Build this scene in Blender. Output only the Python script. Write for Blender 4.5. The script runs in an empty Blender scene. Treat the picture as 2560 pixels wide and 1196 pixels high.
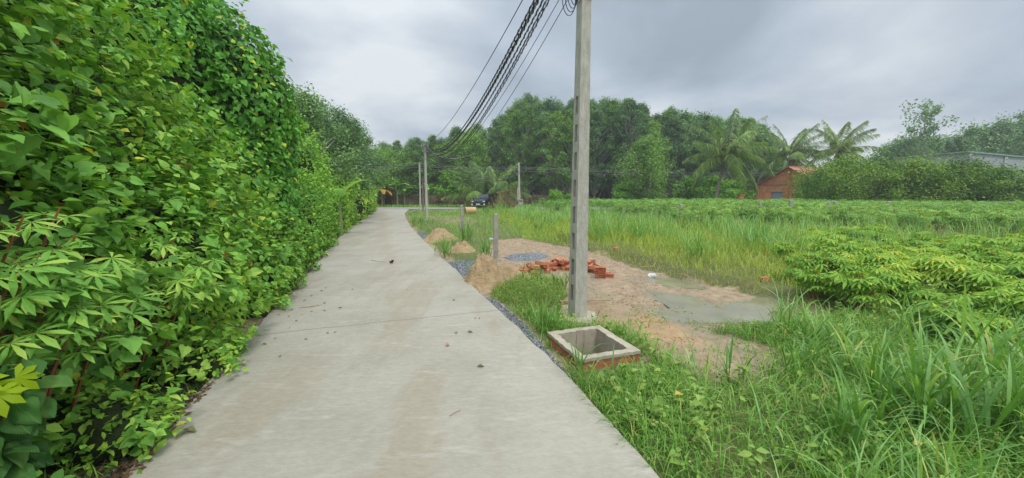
import bpy, math, random
import numpy as np
from mathutils import Vector, Matrix

# ------------------------------------------------------------------ camera, sky, sun
S = bpy.context.scene
CAMH = 2.0; FPX = 960.0; PITCH = math.atan(118/960.0)
cd = bpy.data.cameras.new('camera'); cam = bpy.data.objects.new('camera', cd)
S.collection.objects.link(cam); S.camera = cam
cam.location = (0, 0, CAMH); cam.rotation_euler = (math.pi/2-PITCH, 0, 0)
cd.sensor_width = 36; cd.lens = 36*FPX/2560; cd.clip_start = 0.05; cd.clip_end = 3000
SUN_EL, SUN_AZ = math.radians(56), math.radians(150)     # azimuth measured clockwise from +Y
w = bpy.data.worlds.new('World'); S.world = w; w.use_nodes = True
nt = w.node_tree; nt.nodes.clear()
def nd(tree, t, **k):
    n = tree.nodes.new(t)
    for a, b in k.items(): setattr(n, a, b)
    return n
def ramp(tree, src, stops, interp='LINEAR'):
    r = nd(tree, 'ShaderNodeValToRGB'); r.color_ramp.interpolation = interp
    e = r.color_ramp.elements
    while len(e) < len(stops): e.new(0.5)
    for i, (p, c) in enumerate(stops):
        e[i].position = p; e[i].color = (*c, 1) if len(c) == 3 else c
    if src is not None: tree.links.new(src, r.inputs[0])
    return r
def mixc(tree, f, a, b, mode='MIX'):
    m = nd(tree, 'ShaderNodeMix', data_type='RGBA', blend_type=mode)
    for s, v in ((0, f), (6, a), (7, b)):
        if isinstance(v, (int, float)): m.inputs[s].default_value = v
        elif isinstance(v, tuple): m.inputs[s].default_value = (*v, 1)
        else: tree.links.new(v, m.inputs[s])
    return m.outputs[2]
def mth(tree, op, a, b=0.0, clamp=False):
    m = nd(tree, 'ShaderNodeMath', operation=op, use_clamp=clamp)
    for s, v in ((0, a), (1, b)):
        if isinstance(v, (int, float)): m.inputs[s].default_value = v
        else: tree.links.new(v, m.inputs[s])
    return m.outputs[0]
sky = nd(nt, 'ShaderNodeTexSky', sky_type='NISHITA', sun_disc=False)
sky.sun_elevation = SUN_EL; sky.sun_rotation = SUN_AZ; sky.air_density = 1.5; sky.dust_density = 3
tc = nd(nt, 'ShaderNodeTexCoord')
sep = nd(nt, 'ShaderNodeSeparateXYZ'); nt.links.new(tc.outputs['Generated'], sep.inputs[0])
# clouds lie on a plane overhead: direction.xy / (z + c)
zz = mth(nt, 'ADD', mth(nt, 'MAXIMUM', sep.outputs[2], 0.0), 0.22)
cx = mth(nt, 'DIVIDE', sep.outputs[0], zz); cy = mth(nt, 'DIVIDE', sep.outputs[1], zz)
cmb = nd(nt, 'ShaderNodeCombineXYZ'); nt.links.new(cx, cmb.inputs[0]); nt.links.new(cy, cmb.inputs[1]); cmb.inputs[2].default_value = 3.1
n1 = nd(nt, 'ShaderNodeTexNoise'); n1.inputs['Scale'].default_value = 0.8; n1.inputs['Detail'].default_value = 7; n1.inputs['Roughness'].default_value = 0.5
n1.inputs['Distortion'].default_value = 0.25
nt.links.new(cmb.outputs[0], n1.inputs['Vector'])
nf = mth(nt, 'ADD', n1.outputs[0], .022)
def skydir(px, py): 
    a = (px-1280)/FPX; b = -(py-598)/FPX; v = Vector((a, math.cos(PITCH)+b*math.sin(PITCH), -math.sin(PITCH)+b*math.cos(PITCH))); return v.normalized()
for px_, py_, rad, amt in ((2330, 220, .34, .12), (1010, 90, .24, .10), (2080, 60, .33, -.05), (1700, 160, .2, -.02), (700, 60, .25, .03), (1250, 260, .3, -.02)):
    dpn = nd(nt, 'ShaderNodeVectorMath', operation='DISTANCE'); nt.links.new(tc.outputs['Generated'], dpn.inputs[0]); dpn.inputs[1].default_value = skydir(px_, py_)
    k = mth(nt, 'SUBTRACT', 1.0, mth(nt, 'DIVIDE', dpn.outputs['Value'], rad), True); k = mth(nt, 'MULTIPLY', mth(nt, 'POWER', k, .8), amt*1.4); nf = mth(nt, 'ADD', nf, k)
cl = ramp(nt, nf, [(0.37, (.345, .405, .48)), (0.47, (.455, .53, .62)), (0.54, (.57, .635, .71)), (0.64, (.78, .83, .87))])
# overcast brightness rises towards the zenith
grad = ramp(nt, sep.outputs[2], [(0.0, (1.02, 1.02, 1.02)), (0.3, (1.06, 1.06, 1.06)), (0.5, (1.2, 1.2, 1.2)), (0.72, (2.7, 2.6, 2.4)), (1.0, (3.7, 3.5, 3.25))])
clg = mixc(nt, 1.0, cl.outputs[0], grad.outputs[0], 'MULTIPLY')
nish = mixc(nt, 1.0, sky.outputs[0], (.1, .1, .1), 'MULTIPLY')
final = mixc(nt, 0.92, nish, clg)
bg = nd(nt, 'ShaderNodeBackground'); nt.links.new(final, bg.inputs[0]); bg.inputs[1].default_value = 1.0
wo = nd(nt, 'ShaderNodeOutputWorld'); nt.links.new(bg.outputs[0], wo.inputs[0])
sd = bpy.data.lights.new('sun', 'SUN'); sd.energy = 1.5; sd.angle = math.radians(10); sd.color = (1, .96, .88)
so = bpy.data.objects.new('sun', sd); S.collection.objects.link(so)
sv = Vector((math.sin(SUN_AZ)*math.cos(SUN_EL), math.cos(SUN_AZ)*math.cos(SUN_EL), math.sin(SUN_EL)))
so.rotation_euler = sv.to_track_quat('Z', 'Y').to_euler()
S.view_settings.view_transform = 'Standard'; S.view_settings.look = 'None'
S.view_settings.exposure = 0.0; S.view_settings.gamma = 1

# ------------------------------------------------------------------ helpers
COL = S.collection
RNG = np.random.default_rng(7); random.seed(7)
PI = math.pi
cP, sP = math.cos(PITCH), math.sin(PITCH)
def ray(px, py):
    a = (px-1280)/FPX; b = -(py-598)/FPX
    return np.array([a, cP+b*sP, -sP+b*cP])
def gp(px, py, z=0.0):                      # pixel -> point on the plane at height z
    d = ray(px, py); return np.array([0, 0, CAMH])+d*(z-CAMH)/d[2]
def at(px, py, Y):                          # pixel -> point at distance Y ahead
    d = ray(px, py); return np.array([0, 0, CAMH])+d*Y/d[1]
def nrm(v): return v/np.maximum(np.linalg.norm(v, axis=-1, keepdims=True), 1e-9)
def tag(o, label=None, cat=None, group=None, kind=None):
    if label: o['label'] = label
    if cat: o['category'] = cat
    if group: o['group'] = group
    if kind: o['kind'] = kind
    return o
def empty(name, loc=(0, 0, 0), rz=0):
    o = bpy.data.objects.new(name, None); COL.objects.link(o)
    o.location = Vector([float(v) for v in loc]); o.rotation_euler = (0, 0, rz); o.empty_display_size = .1; return o
KIDS = {}
def link(name, me, parent=None):
    o = bpy.data.objects.new(name, me); COL.objects.link(o)
    if parent is not None:
        o.parent = parent; KIDS.setdefault(parent.name, []).append(o)
    return o
class G:                                   # geometry collector of (verts, faces) chunks
    def __init__(s): s.c = []; s.n = 0
    def add(s, V, F, m=0):
        V = np.asarray(V, float).reshape(-1, 3)
        if isinstance(F, np.ndarray): s.c.append((V, [F+s.n], m))
        else:
            d = {}
            for f in F: d.setdefault(len(f), []).append(f)
            s.c.append((V, [np.array(x)+s.n for x in d.values()], m))
        s.n += len(V); return s
    def mesh(s, name, mats, smooth=False):
        V = np.concatenate([c[0] for c in s.c]); Fs = []; ms = []
        for c in s.c:
            for F in c[1]: Fs.append(F); ms.append(np.full(len(F), c[2]))
        tot = np.concatenate([np.full(len(F), F.shape[1]) for F in Fs]); idx = np.concatenate([F.ravel() for F in Fs])
        me = bpy.data.meshes.new(name)
        me.vertices.add(len(V)); me.vertices.foreach_set('co', V.astype('f').ravel())
        me.loops.add(len(idx)); me.loops.foreach_set('vertex_index', idx.astype('i'))
        me.polygons.add(len(tot)); me.polygons.foreach_set('loop_start', np.concatenate([[0], np.cumsum(tot)[:-1]]).astype('i'))
        try: me.polygons.foreach_set('loop_total', tot.astype('i'))
        except Exception: pass
        me.polygons.foreach_set('material_index', np.concatenate(ms).astype('i'))
        me.polygons.foreach_set('use_smooth', np.full(len(tot), smooth))
        for m in (mats if isinstance(mats, (list, tuple)) else [mats]): me.materials.append(m)
        me.update(calc_edges=True); me.validate(); return me
    def obj(s, name, mats, parent=None, smooth=False): return link(name, s.mesh(name, mats, smooth), parent)
    def box(s, c, d, rz=0, taper=1.0, m=0, M=None):
        x, y, z = [v/2 for v in d]
        V = np.array([[-x, -y, -z], [x, -y, -z], [x, y, -z], [-x, y, -z], [-x*taper, -y*taper, z], [x*taper, -y*taper, z], [x*taper, y*taper, z], [-x*taper, y*taper, z]])
        if M is not None: V = V@np.array(M).T
        R = np.array([[math.cos(rz), -math.sin(rz), 0], [math.sin(rz), math.cos(rz), 0], [0, 0, 1]])
        V = V@R.T+np.array(c, float)
        return s.add(V, [(0, 3, 2, 1), (4, 5, 6, 7), (0, 1, 5, 4), (1, 2, 6, 5), (2, 3, 7, 6), (3, 0, 4, 7)], m)
    def tube(s, P, R, n=6, m=0, cap=True):
        P = np.asarray(P, float); R = np.broadcast_to(np.asarray(R, float), (len(P),))
        T = nrm(np.gradient(P, axis=0)); ref = np.array([0, 0, 1.]) if abs(T[0, 2]) < .9 else np.array([1., 0, 0])
        A = nrm(np.cross(T, ref)); B = np.cross(T, A); t = np.arange(n)*2*PI/n
        V = P[:, None]+R[:, None, None]*(np.cos(t)[None, :, None]*A[:, None]+np.sin(t)[None, :, None]*B[:, None])
        k = np.arange(len(P)-1)[:, None]*n; j = np.arange(n)[None]; j2 = (j+1) % n
        F = np.stack([k+j, k+j2, k+n+j2, k+n+j], -1).reshape(-1, 4)
        s.add(V, F, m)
        if cap: s.add(V[-1], [tuple(range(n))], m); s.add(V[0], [tuple(range(n))[::-1]], m)
        return s
def copy_tree(o, loc, rz=0, sc=1.0, label=None, group=None, name=None):
    c = o.copy(); COL.objects.link(c); c.location = Vector([float(v) for v in loc]); c.rotation_euler = (0, 0, rz)
    c.scale = (sc, sc, sc) if isinstance(sc, (int, float)) else sc
    if label: c['label'] = label
    if group: c['group'] = group
    for ch in KIDS.get(o.name, []):
        k = ch.copy(); COL.objects.link(k); k.parent = c
        for g in KIDS.get(ch.name, []):
            q = g.copy(); COL.objects.link(q); q.parent = k
    return c
_K = np.random.default_rng(3)
_W = [(_K.normal(size=(6, 3)), _K.uniform(0, 6.28, 6)) for _ in range(8)]
def noise(P, sc=1.0, seed=0, oct=3):        # smooth sum-of-sines noise, about -1..1
    P = np.asarray(P, float)
    if P.shape[-1] == 2: P = np.concatenate([P, np.zeros(P.shape[:-1]+(1,))], -1)
    r = 0; a = 1.0; tot = 0
    for o in range(oct):
        K, ph = _W[(seed+o) % 8]
        r = r+a*np.sin((P@K.T)*sc*(2.03**o)+ph+seed).sum(-1)/3.0; tot += a; a *= .55
    return r/tot
def inpoly(X, Y, poly):
    c = np.zeros(X.shape, bool); n = len(poly); j = n-1
    for i in range(n):
        xi, yi = poly[i][:2]; xj, yj = poly[j][:2]
        c ^= ((yi > Y) != (yj > Y)) & (X < (xj-xi)*(Y-yi)/(yj-yi+1e-12)+xi); j = i
    return c
def pdist(X, Y, poly, closed=True):
    D = np.full(X.shape, 1e9); n = len(poly)
    for i in range(n if closed else n-1):
        a = np.array(poly[i][:2]); b = np.array(poly[(i+1) % n][:2]); d = b-a
        t = np.clip(((X-a[0])*d[0]+(Y-a[1])*d[1])/(d@d+1e-12), 0, 1)
        D = np.minimum(D, np.hypot(X-a[0]-t*d[0], Y-a[1]-t*d[1]))
    return D
def sdf(X, Y, poly): d = pdist(X, Y, poly); return np.where(inpoly(X, Y, poly), d, -d)   # positive inside
def sstep(x, a, b): t = np.clip((x-a)/(b-a), 0, 1); return t*t*(3-2*t)

# ------------------------------------------------------------------ materials
def newmat(name):
    m = bpy.data.materials.new(name); m.use_nodes = True; t = m.node_tree; t.nodes.clear()
    out = nd(t, 'ShaderNodeOutputMaterial'); b = nd(t, 'ShaderNodeBsdfPrincipled'); t.links.new(b.outputs[0], out.inputs[0])
    return m, t, b, out
def coords(t, kind='Object', scale=(1, 1, 1), rz=0):
    c = nd(t, 'ShaderNodeTexCoord'); mp = nd(t, 'ShaderNodeMapping'); mp.inputs['Scale'].default_value = scale; mp.inputs['Rotation'].default_value = (0, 0, rz)
    t.links.new(c.outputs[kind], mp.inputs[0]); return mp.outputs[0]
def tnoise(t, vec, scale, detail=4, rough=.55):
    n = nd(t, 'ShaderNodeTexNoise'); n.inputs['Scale'].default_value = scale; n.inputs['Detail'].default_value = detail; n.inputs['Roughness'].default_value = rough
    if vec is not None: t.links.new(vec, n.inputs['Vector'])
    return n.outputs[0]
def bump(t, b, h, st=.3, dist=.02):
    n = nd(t, 'ShaderNodeBump'); n.inputs['Strength'].default_value = st; n.inputs['Distance'].default_value = dist
    t.links.new(h, n.inputs['Height']); t.links.new(n.outputs[0], b.inputs['Normal'])
def solid(name, c1, c2=None, scale=6, rough=.7, bmp=.0, spec=.3, metal=0, stretch=(1, 1, 1), dist=.02):
    m, t, b, o = newmat(name); b.inputs['Roughness'].default_value = rough; b.inputs['Specular IOR Level'].default_value = spec; b.inputs['Metallic'].default_value = metal
    v = coords(t, scale=stretch)
    n = tnoise(t, v, scale, 6, .6)
    r = ramp(t, n, [(.33, c1), (.67, c2 or c1)]); t.links.new(r.outputs[0], b.inputs['Base Color'])
    if bmp: bump(t, b, tnoise(t, v, scale*5, 5), bmp, dist)
    return m
def leafm(name, dark, mid, light, rare=None, transl=.28, rough=.5, spec=.25, nsc=1.2, island=.6):
    m, t, b, out = newmat(name)
    g = nd(t, 'ShaderNodeNewGeometry'); oi = nd(t, 'ShaderNodeObjectInfo')
    v = coords(t, 'Object'); n = tnoise(t, v, nsc, 2, .5)
    nn = mth(t, 'MULTIPLY_ADD', n, 1.6, True); t.nodes[-1].inputs[2].default_value = -.3
    f = mth(t, 'ADD', mth(t, 'MULTIPLY', g.outputs['Random Per Island'], island), mth(t, 'MULTIPLY', nn, 1-island))
    f = mth(t, 'ADD', f, mth(t, 'MULTIPLY', mth(t, 'SUBTRACT', oi.outputs['Random'], .5), .42))
    r = ramp(t, f, [(.12, dark), (.5, mid), (.88, light)])
    c = r.outputs[0]
    if rare:
        wn = nd(t, 'ShaderNodeTexWhiteNoise', noise_dimensions='1D'); t.links.new(g.outputs['Random Per Island'], wn.inputs['W'])
        k = mth(t, 'GREATER_THAN', wn.outputs['Value'], rare[1]); c = mixc(t, k, c, rare[0])
    t.links.new(c, b.inputs['Base Color']); b.inputs['Roughness'].default_value = rough; b.inputs['Specular IOR Level'].default_value = spec
    tr = nd(t, 'ShaderNodeBsdfTranslucent'); t.links.new(mixc(t, 1.0, c, (1.35, 1.25, .5), 'MULTIPLY'), tr.inputs[0])
    mx = nd(t, 'ShaderNodeMixShader'); mx.inputs[0].default_value = transl
    t.links.new(b.outputs[0], mx.inputs[1]); t.links.new(tr.outputs[0], mx.inputs[2]); t.links.new(mx.outputs[0], out.inputs[0])
    return m
M = {}
M['vine'] = leafm('vine_leaf', (0.103, 0.255, 0.041), (0.220, 0.490, 0.081), (0.461, 0.650, 0.122), ((0.644, 0.650, 0.081), .982), nsc=.9)
M['vinedk'] = leafm('vine_leaf_deep', (0.062, 0.194, 0.028), (0.124, 0.369, 0.049), (0.272, 0.603, 0.084), ((0.540, 0.650, 0.070), .96), nsc=.8)
M['shrub'] = leafm('shrub_leaf', (0.098, 0.232, 0.030), (0.220, 0.466, 0.054), (0.463, 0.650, 0.095), ((0.650, 0.650, 0.083), .982), nsc=.8)
M['cassava'] = leafm('cassava_leaf', (0.140, 0.305, 0.039), (0.281, 0.512, 0.066), (0.590, 0.650, 0.099), ((0.650, 0.650, 0.044), .985), nsc=.9, island=.4)
M['cassavafar'] = leafm('cassava_leaf_far', (0.121, 0.271, 0.056), (0.241, 0.458, 0.095), (0.402, 0.644, 0.143), ((0.650, 0.612, 0.079), .985), nsc=.25, island=.45)
M['grass'] = leafm('grass_blade', (0.090, 0.235, 0.036), (0.179, 0.386, 0.066), (0.333, 0.552, 0.120), ((0.513, 0.497, 0.168), .95), nsc=.7, transl=.3)
M['grassy'] = leafm('grass_yellow', (.13, .25, .035), (.27, .42, .06), (.44, .54, .10), ((.50, .42, .14), .93), nsc=.5, transl=.3)
M['reed'] = leafm('reed_blade', (0.103, 0.248, 0.050), (0.180, 0.392, 0.085), (0.347, 0.573, 0.184), ((0.513, 0.548, 0.169), .95), transl=.35, spec=.4, rough=.4)
M['herb'] = leafm('herb_leaf', (0.084, 0.190, 0.032), (0.185, 0.326, 0.058), (0.336, 0.490, 0.115), ((0.620, 0.490, 0.102), .97), nsc=1.0)
M['treedk'] = leafm('tree_leaf_blue', (0.074, 0.152, 0.069), (0.143, 0.279, 0.118), (0.271, 0.447, 0.171), nsc=.35, transl=.25, spec=.3)
M['treemd'] = leafm('tree_leaf_mid', (0.080, 0.172, 0.041), (0.158, 0.317, 0.071), (0.297, 0.508, 0.103), nsc=.35, transl=.25)
M['treebr'] = leafm('tree_leaf_bright', (0.075, 0.195, 0.022), (0.180, 0.405, 0.045), (0.330, 0.600, 0.075), nsc=.4, transl=.3)
M['orchard'] = leafm('orchard_leaf', (0.043, 0.110, 0.018), (0.102, 0.228, 0.030), (0.288, 0.441, 0.054), nsc=.9, transl=.2, island=.35)
M['palm'] = leafm('palm_leaf', (0.110, 0.205, 0.060), (0.203, 0.343, 0.090), (0.404, 0.547, 0.161), ((0.650, 0.557, 0.101), .96), transl=.25, spec=.5)
M['banana'] = leafm('banana_leaf', (0.104, 0.260, 0.039), (0.195, 0.442, 0.065), (0.312, 0.585, 0.104), transl=.4)
M['dryleaf'] = leafm('dry_leaf', (0.242, 0.099, 0.022), (0.418, 0.198, 0.033), (0.605, 0.374, 0.055), transl=.2)
M['litter'] = leafm('litter_leaf', (.10, .06, .03), (.2, .125, .07), (.32, .22, .13), transl=.1)
M['straw'] = leafm('dry_straw', (0.242, 0.154, 0.077), (0.374, 0.264, 0.143), (0.528, 0.396, 0.220), transl=.1)
def veinleaf():
    m, t, b, out = newmat('broad_leaf'); g = nd(t, 'ShaderNodeNewGeometry'); u = nd(t, 'ShaderNodeAttribute', attribute_name='leafpos'); s_ = nd(t, 'ShaderNodeSeparateXYZ'); t.links.new(u.outputs['Vector'], s_.inputs[0])
    ax = mth(t, 'ABSOLUTE', s_.outputs[0]); q = mth(t, 'SUBTRACT', s_.outputs[1], mth(t, 'MULTIPLY', ax, .8)); fr_ = mth(t, 'FRACT', mth(t, 'MULTIPLY', q, 12.0)); side = mth(t, 'LESS_THAN', mth(t, 'ABSOLUTE', mth(t, 'SUBTRACT', fr_, .5)), .07)
    mid = mth(t, 'LESS_THAN', ax, .014); vn = mth(t, 'MAXIMUM', side, mid); v = coords(t); n = tnoise(t, v, 16, 5)
    base = ramp(t, mth(t, 'ADD', mth(t, 'MULTIPLY', g.outputs['Random Per Island'], .5), mth(t, 'MULTIPLY', n, .5)), [(.2, (.03, .10, .02)), (.6, (.06, .18, .035)), (.8, (.14, .27, .045))]).outputs[0]
    c = mixc(t, mth(t, 'MULTIPLY', vn, .4), base, (.16, .30, .08)); br = ramp(t, tnoise(t, v, 9, 4), [(.66, (0, 0, 0)), (.7, (1, 1, 1))]).outputs[0]; c = mixc(t, mth(t, 'MULTIPLY', br, .7), c, (.28, .16, .05))
    t.links.new(c, b.inputs['Base Color']); b.inputs['Roughness'].default_value = .62; b.inputs['Specular IOR Level'].default_value = .22; bump(t, b, mth(t, 'ADD', mth(t, 'MULTIPLY', vn, -.5), n), .4, .004)
    tr = nd(t, 'ShaderNodeBsdfTranslucent'); t.links.new(c, tr.inputs[0]); mx = nd(t, 'ShaderNodeMixShader'); mx.inputs[0].default_value = .3; t.links.new(b.outputs[0], mx.inputs[1]); t.links.new(tr.outputs[0], mx.inputs[2]); t.links.new(mx.outputs[0], out.inputs[0]); return m
M['bigleaf'] = veinleaf()
M['limeleaf'] = leafm('lime_leaf', (0.300, 0.450, 0.010), (0.360, 0.520, 0.010), (0.420, 0.560, 0.020), transl=.5)
M['core'] = solid('gap_shade', (.02, .035, .012), (.045, .06, .02), 14, .95, .6)  # deep green-brown: shade of the gaps between leaves put into the colour
M['bark'] = solid('pale_bark', (.32, .31, .27), (.5, .49, .44), 3, .9, .4, stretch=(3, 3, .7))
M['barkdk'] = solid('brown_bark', (.15, .125, .095), (.29, .25, .195), 4, .9, .4, stretch=(3, 3, .7))
M['stem'] = solid('red_stem', (.22, .07, .035), (.3, .13, .06), 8, .6)
M['gstem'] = solid('green_stem', (.12, .2, .05), (.2, .26, .08), 8, .6)
M['conc'] = solid('pole_concrete', (.41, .395, .345), (.57, .555, .495), 9, .85, .9, stretch=(2, 2, .6), dist=.02)
M['post'] = solid('post_concrete', (.26, .25, .22), (.42, .40, .36), 9, .9, .5, stretch=(1, 1, .5))
M['cement'] = solid('cement_plaster', (.34, .305, .235), (.48, .435, .345), 5, .9, .35)
M['black'] = solid('black_cable', (.012, .012, .013), None, 5, .5)
M['greycab'] = solid('grey_cable', (.25, .25, .25), None, 5, .5)
M['steel'] = solid('galvanised_steel', (.35, .36, .37), (.5, .5, .5), 20, .45, metal=.7)
M['sand'] = solid('sand', (.36, .25, .135), (.52, .38, .225), 6, .95, 1.0, dist=.05)
M['twig'] = solid('dry_twig', (.3, .2, .11), (.45, .33, .2), 12, .85)
M['coconut'] = solid('coconut', (.3, .2, .05), (.42, .3, .09), 8, .5)

def rock_mat(name, cs):
    m, t, b, o = newmat(name); g = nd(t, 'ShaderNodeNewGeometry')
    r = ramp(t, g.outputs['Random Per Island'], [(i/(len(cs)-1), c) for i, c in enumerate(cs)]); t.links.new(r.outputs[0], b.inputs['Base Color'])
    b.inputs['Roughness'].default_value = .8; return m
M['gravel'] = rock_mat('crushed_stone', [(.09, .10, .12), (.2, .215, .24), (.3, .32, .35), (.44, .46, .49)])
M['clod'] = rock_mat('soil_clod', [(.2, .12, .07), (.4, .27, .17), (.5, .36, .24)])

def brick_mat():
    m, t, b, o = newmat('fired_clay'); oi = nd(t, 'ShaderNodeObjectInfo'); v = coords(t)
    r = ramp(t, oi.outputs['Random'], [(0, (.42, .13, .065)), (.5, (.56, .20, .10)), (1, (.64, .29, .17))])
    n = tnoise(t, v, 30, 4); c = mixc(t, 1.0, r.outputs[0], ramp(t, n, [(.3, (.75, .75, .75)), (.7, (1.05, 1.05, 1.05))]).outputs[0], 'MULTIPLY')
    t.links.new(c, b.inputs['Base Color']); b.inputs['Roughness'].default_value = .85; bump(t, b, n, .3, .005); return m
M['clay'] = brick_mat()
def masonry(name, c1, c2, mortar, sx=1.0, bw=.22, rh=.08):
    m, t, b, o = newmat(name); g = nd(t, 'ShaderNodeTexCoord'); s = nd(t, 'ShaderNodeSeparateXYZ'); t.links.new(g.outputs['Object'], s.inputs[0])
    cb = nd(t, 'ShaderNodeCombineXYZ'); t.links.new(mth(t, 'ADD', s.outputs[0], s.outputs[1]), cb.inputs[0]); t.links.new(s.outputs[2], cb.inputs[1])
    br = nd(t, 'ShaderNodeTexBrick'); t.links.new(cb.outputs[0], br.inputs['Vector']); br.inputs['Scale'].default_value = 1
    br.inputs['Brick Width'].default_value = bw; br.inputs['Row Height'].default_value = rh; br.inputs['Mortar Size'].default_value = .008
    br.inputs['Color1'].default_value = (*c1, 1); br.inputs['Color2'].default_value = (*c2, 1); br.inputs['Mortar'].default_value = (*mortar, 1)
    n = tnoise(t, g.outputs['Object'], 1.7, 5); c = mixc(t, 1.0, br.outputs[0], ramp(t, n, [(.3, (.7, .7, .7)), (.7, (1.1, 1.1, 1.1))]).outputs[0], 'MULTIPLY')
    t.links.new(c, b.inputs['Base Color']); b.inputs['Roughness'].default_value = .9; return m
M['housebrick'] = masonry('house_brick', (.64, .25, .10), (.52, .17, .065), (.5, .34, .23))
M['pitbrick'] = masonry('pit_brick', (.55, .17, .08), (.48, .14, .06), (.2, .15, .11), bw=.19, rh=.16)

# ------------------------------------------------------------------ layout (world metres, derived once from the survey of the photo)
EL = [gp(*p) for p in [(300, 1196), (480, 1000), (640, 822), (745, 702), (838, 602), (880, 566), (918, 541), (935, 530), (936, 524.5)]]
ER = [gp(*p) for p in [(1650, 1196), (1385, 905), (1208, 740), (1128, 665), (1060, 602), (1030, 571), (1015, 548), (1012, 534), (1016, 524.5)]]
dl = nrm((EL[4]-EL[0])[None])[0]
EL = [EL[0]-dl*14]+[EL[0]-dl*5]+EL; ER = [ER[0]-dl*14]+[ER[0]-dl*5]+ER
EL[-1][1] = ER[-1][1] = 44.6
def resample(P, n):
    P = np.array(P); d = np.concatenate([[0], np.cumsum(np.linalg.norm(np.diff(P, axis=0), axis=1))]); s = np.linspace(0, d[-1], n)
    return np.stack([np.interp(s, d, P[:, i]) for i in range(P.shape[1])], 1)
ELs, ERs = resample(EL, 420), resample(ER, 420)
def smooth(P, k=3):
    for _ in range(k): P[1:-1] = (P[:-2]+2*P[1:-1]+P[2:])/4
    return P
ELs, ERs = smooth(ELs), smooth(ERs)
ROAD = [tuple(p[:2]) for p in ELs[::6]]+[tuple(ELs[-1][:2])]+[tuple(ERs[-1][:2])]+[tuple(p[:2]) for p in ERs[::-6]]
U = np.array([dl[0], dl[1]]); NL = np.array([-U[1], U[0]])    # along the lane, and to its left
E0 = np.array([EL[2][0], EL[2][1]])
def H(a, b, z=0): p = E0+U*a+NL*b; return np.array([p[0], p[1], z])
DIRT = [gp(*p)[:2] for p in [(1195, 640), (1235, 596), (1310, 594), (1450, 624), (1560, 652), (1700, 688), (1850, 716), (1965, 735), (1960, 775), (1850, 790), (1820, 815), (1930, 850), (2030, 910), (1900, 960), (1720, 930), (1620, 880), (1600, 850), (1530, 812), (1440, 822), (1385, 800), (1420, 740), (1330, 700), (1280, 700), (1200, 690)]]
DIRT2 = [gp(*p)[:2] for p in [(1075, 556), (1000, 540), (1060, 534), (1200, 540), (1230, 560), (1160, 572)]]
ORANGE = [gp(*p)[:2] for p in [(1400, 815), (1440, 745), (1520, 735), (1620, 760), (1720, 800), (1760, 850), (1600, 850), (1500, 810)]]
PUD = [gp(*p)[:2] for p in [(1635, 722), (1700, 728), (1790, 752), (1880, 742), (1925, 732), (1900, 775), (1780, 783), (1690, 785), (1650, 765), (1730, 768), (1690, 745)]]
PUD2 = [gp(*p)[:2] for p in [(1640, 683), (1700, 688), (1745, 706), (1690, 704), (1640, 693)]]
BANK = [gp(*p)[:2] for p in [(1425, 618), (1480, 636), (1560, 652), (1700, 690), (1850, 720), (1960, 738), (2040, 760)]]
FIELD = [tuple(p) for p in BANK]+[(14, 6.0), (60, 5), (80, 44), (6, 44), (1.6, 17)]
BOXQ = [gp(*p, .08)[:2] for p in [(1376, 828), (1501, 811), (1598, 876), (1441, 899)]]
bc = np.mean(BOXQ, axis=0)
e1 = (BOXQ[1]-BOXQ[0]+BOXQ[2]-BOXQ[3]); ang = math.atan2(e1[1], e1[0])
bw_, bd_ = np.linalg.norm(e1)/2, np.linalg.norm(BOXQ[3]-BOXQ[0]+BOXQ[2]-BOXQ[1])/2
RUTS = [[gp(*q)[:2] for q in l] for l in ([(1280, 604), (1400, 622), (1520, 652), (1640, 694), (1780, 745)], [(1260, 612), (1380, 634), (1480, 660), (1590, 705), (1680, 755)], [(1470, 745), (1560, 735), (1640, 738)])]
def bank_amt(X, Y): return sstep(sdf(X, Y, FIELD), 0, .5)
def gz(X, Y):
    X = np.asarray(X, float); Y = np.asarray(Y, float); P = np.stack([X, Y], -1)
    dr = np.where(inpoly(X, Y, ROAD), -pdist(X, Y, ROAD), pdist(X, Y, ROAD))
    near = np.exp(-np.maximum(0, np.hypot(X, Y)-5)/25)
    z = -.07+noise(P, 1.6, 1, 3)*.02*near+noise(P, 9, 3, 2)*.011*near+noise(P, 24, 5, 2)*.006*near
    for ln in RUTS: dd = pdist(X, Y, ln, False); z = z-.032*np.exp(-(dd/.07)**2)+.014*np.exp(-((dd-.14)/.06)**2)+noise(P, .25, 2, 2)*.03*sstep(dr, 1, 4)
    ba = bank_amt(X, Y); z = z+ba*(.20+noise(P, 2.2, 4, 3)*.04)
    z = z-.10*sstep(sdf(X, Y, PUD)+noise(P, 3.2, 5, 3)*.16, -.3, .35)*(1-ba)-.08*sstep(sdf(X, Y, PUD2)+noise(P, 3, 2, 3)*.1, -.2, .25)*(1-ba*.8)
    z = np.where(dr < .03, -.13, z); z = z-.03*np.exp(-np.maximum(dr, 0)*3)
    return z
def g1(x, y): return float(gz(np.array([x]), np.array([y]))[0])
def onground(px, py, z=0):
    p = gp(px, py, z)
    for _ in range(3): p = gp(px, py, g1(p[0], p[1]))
    return p

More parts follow.
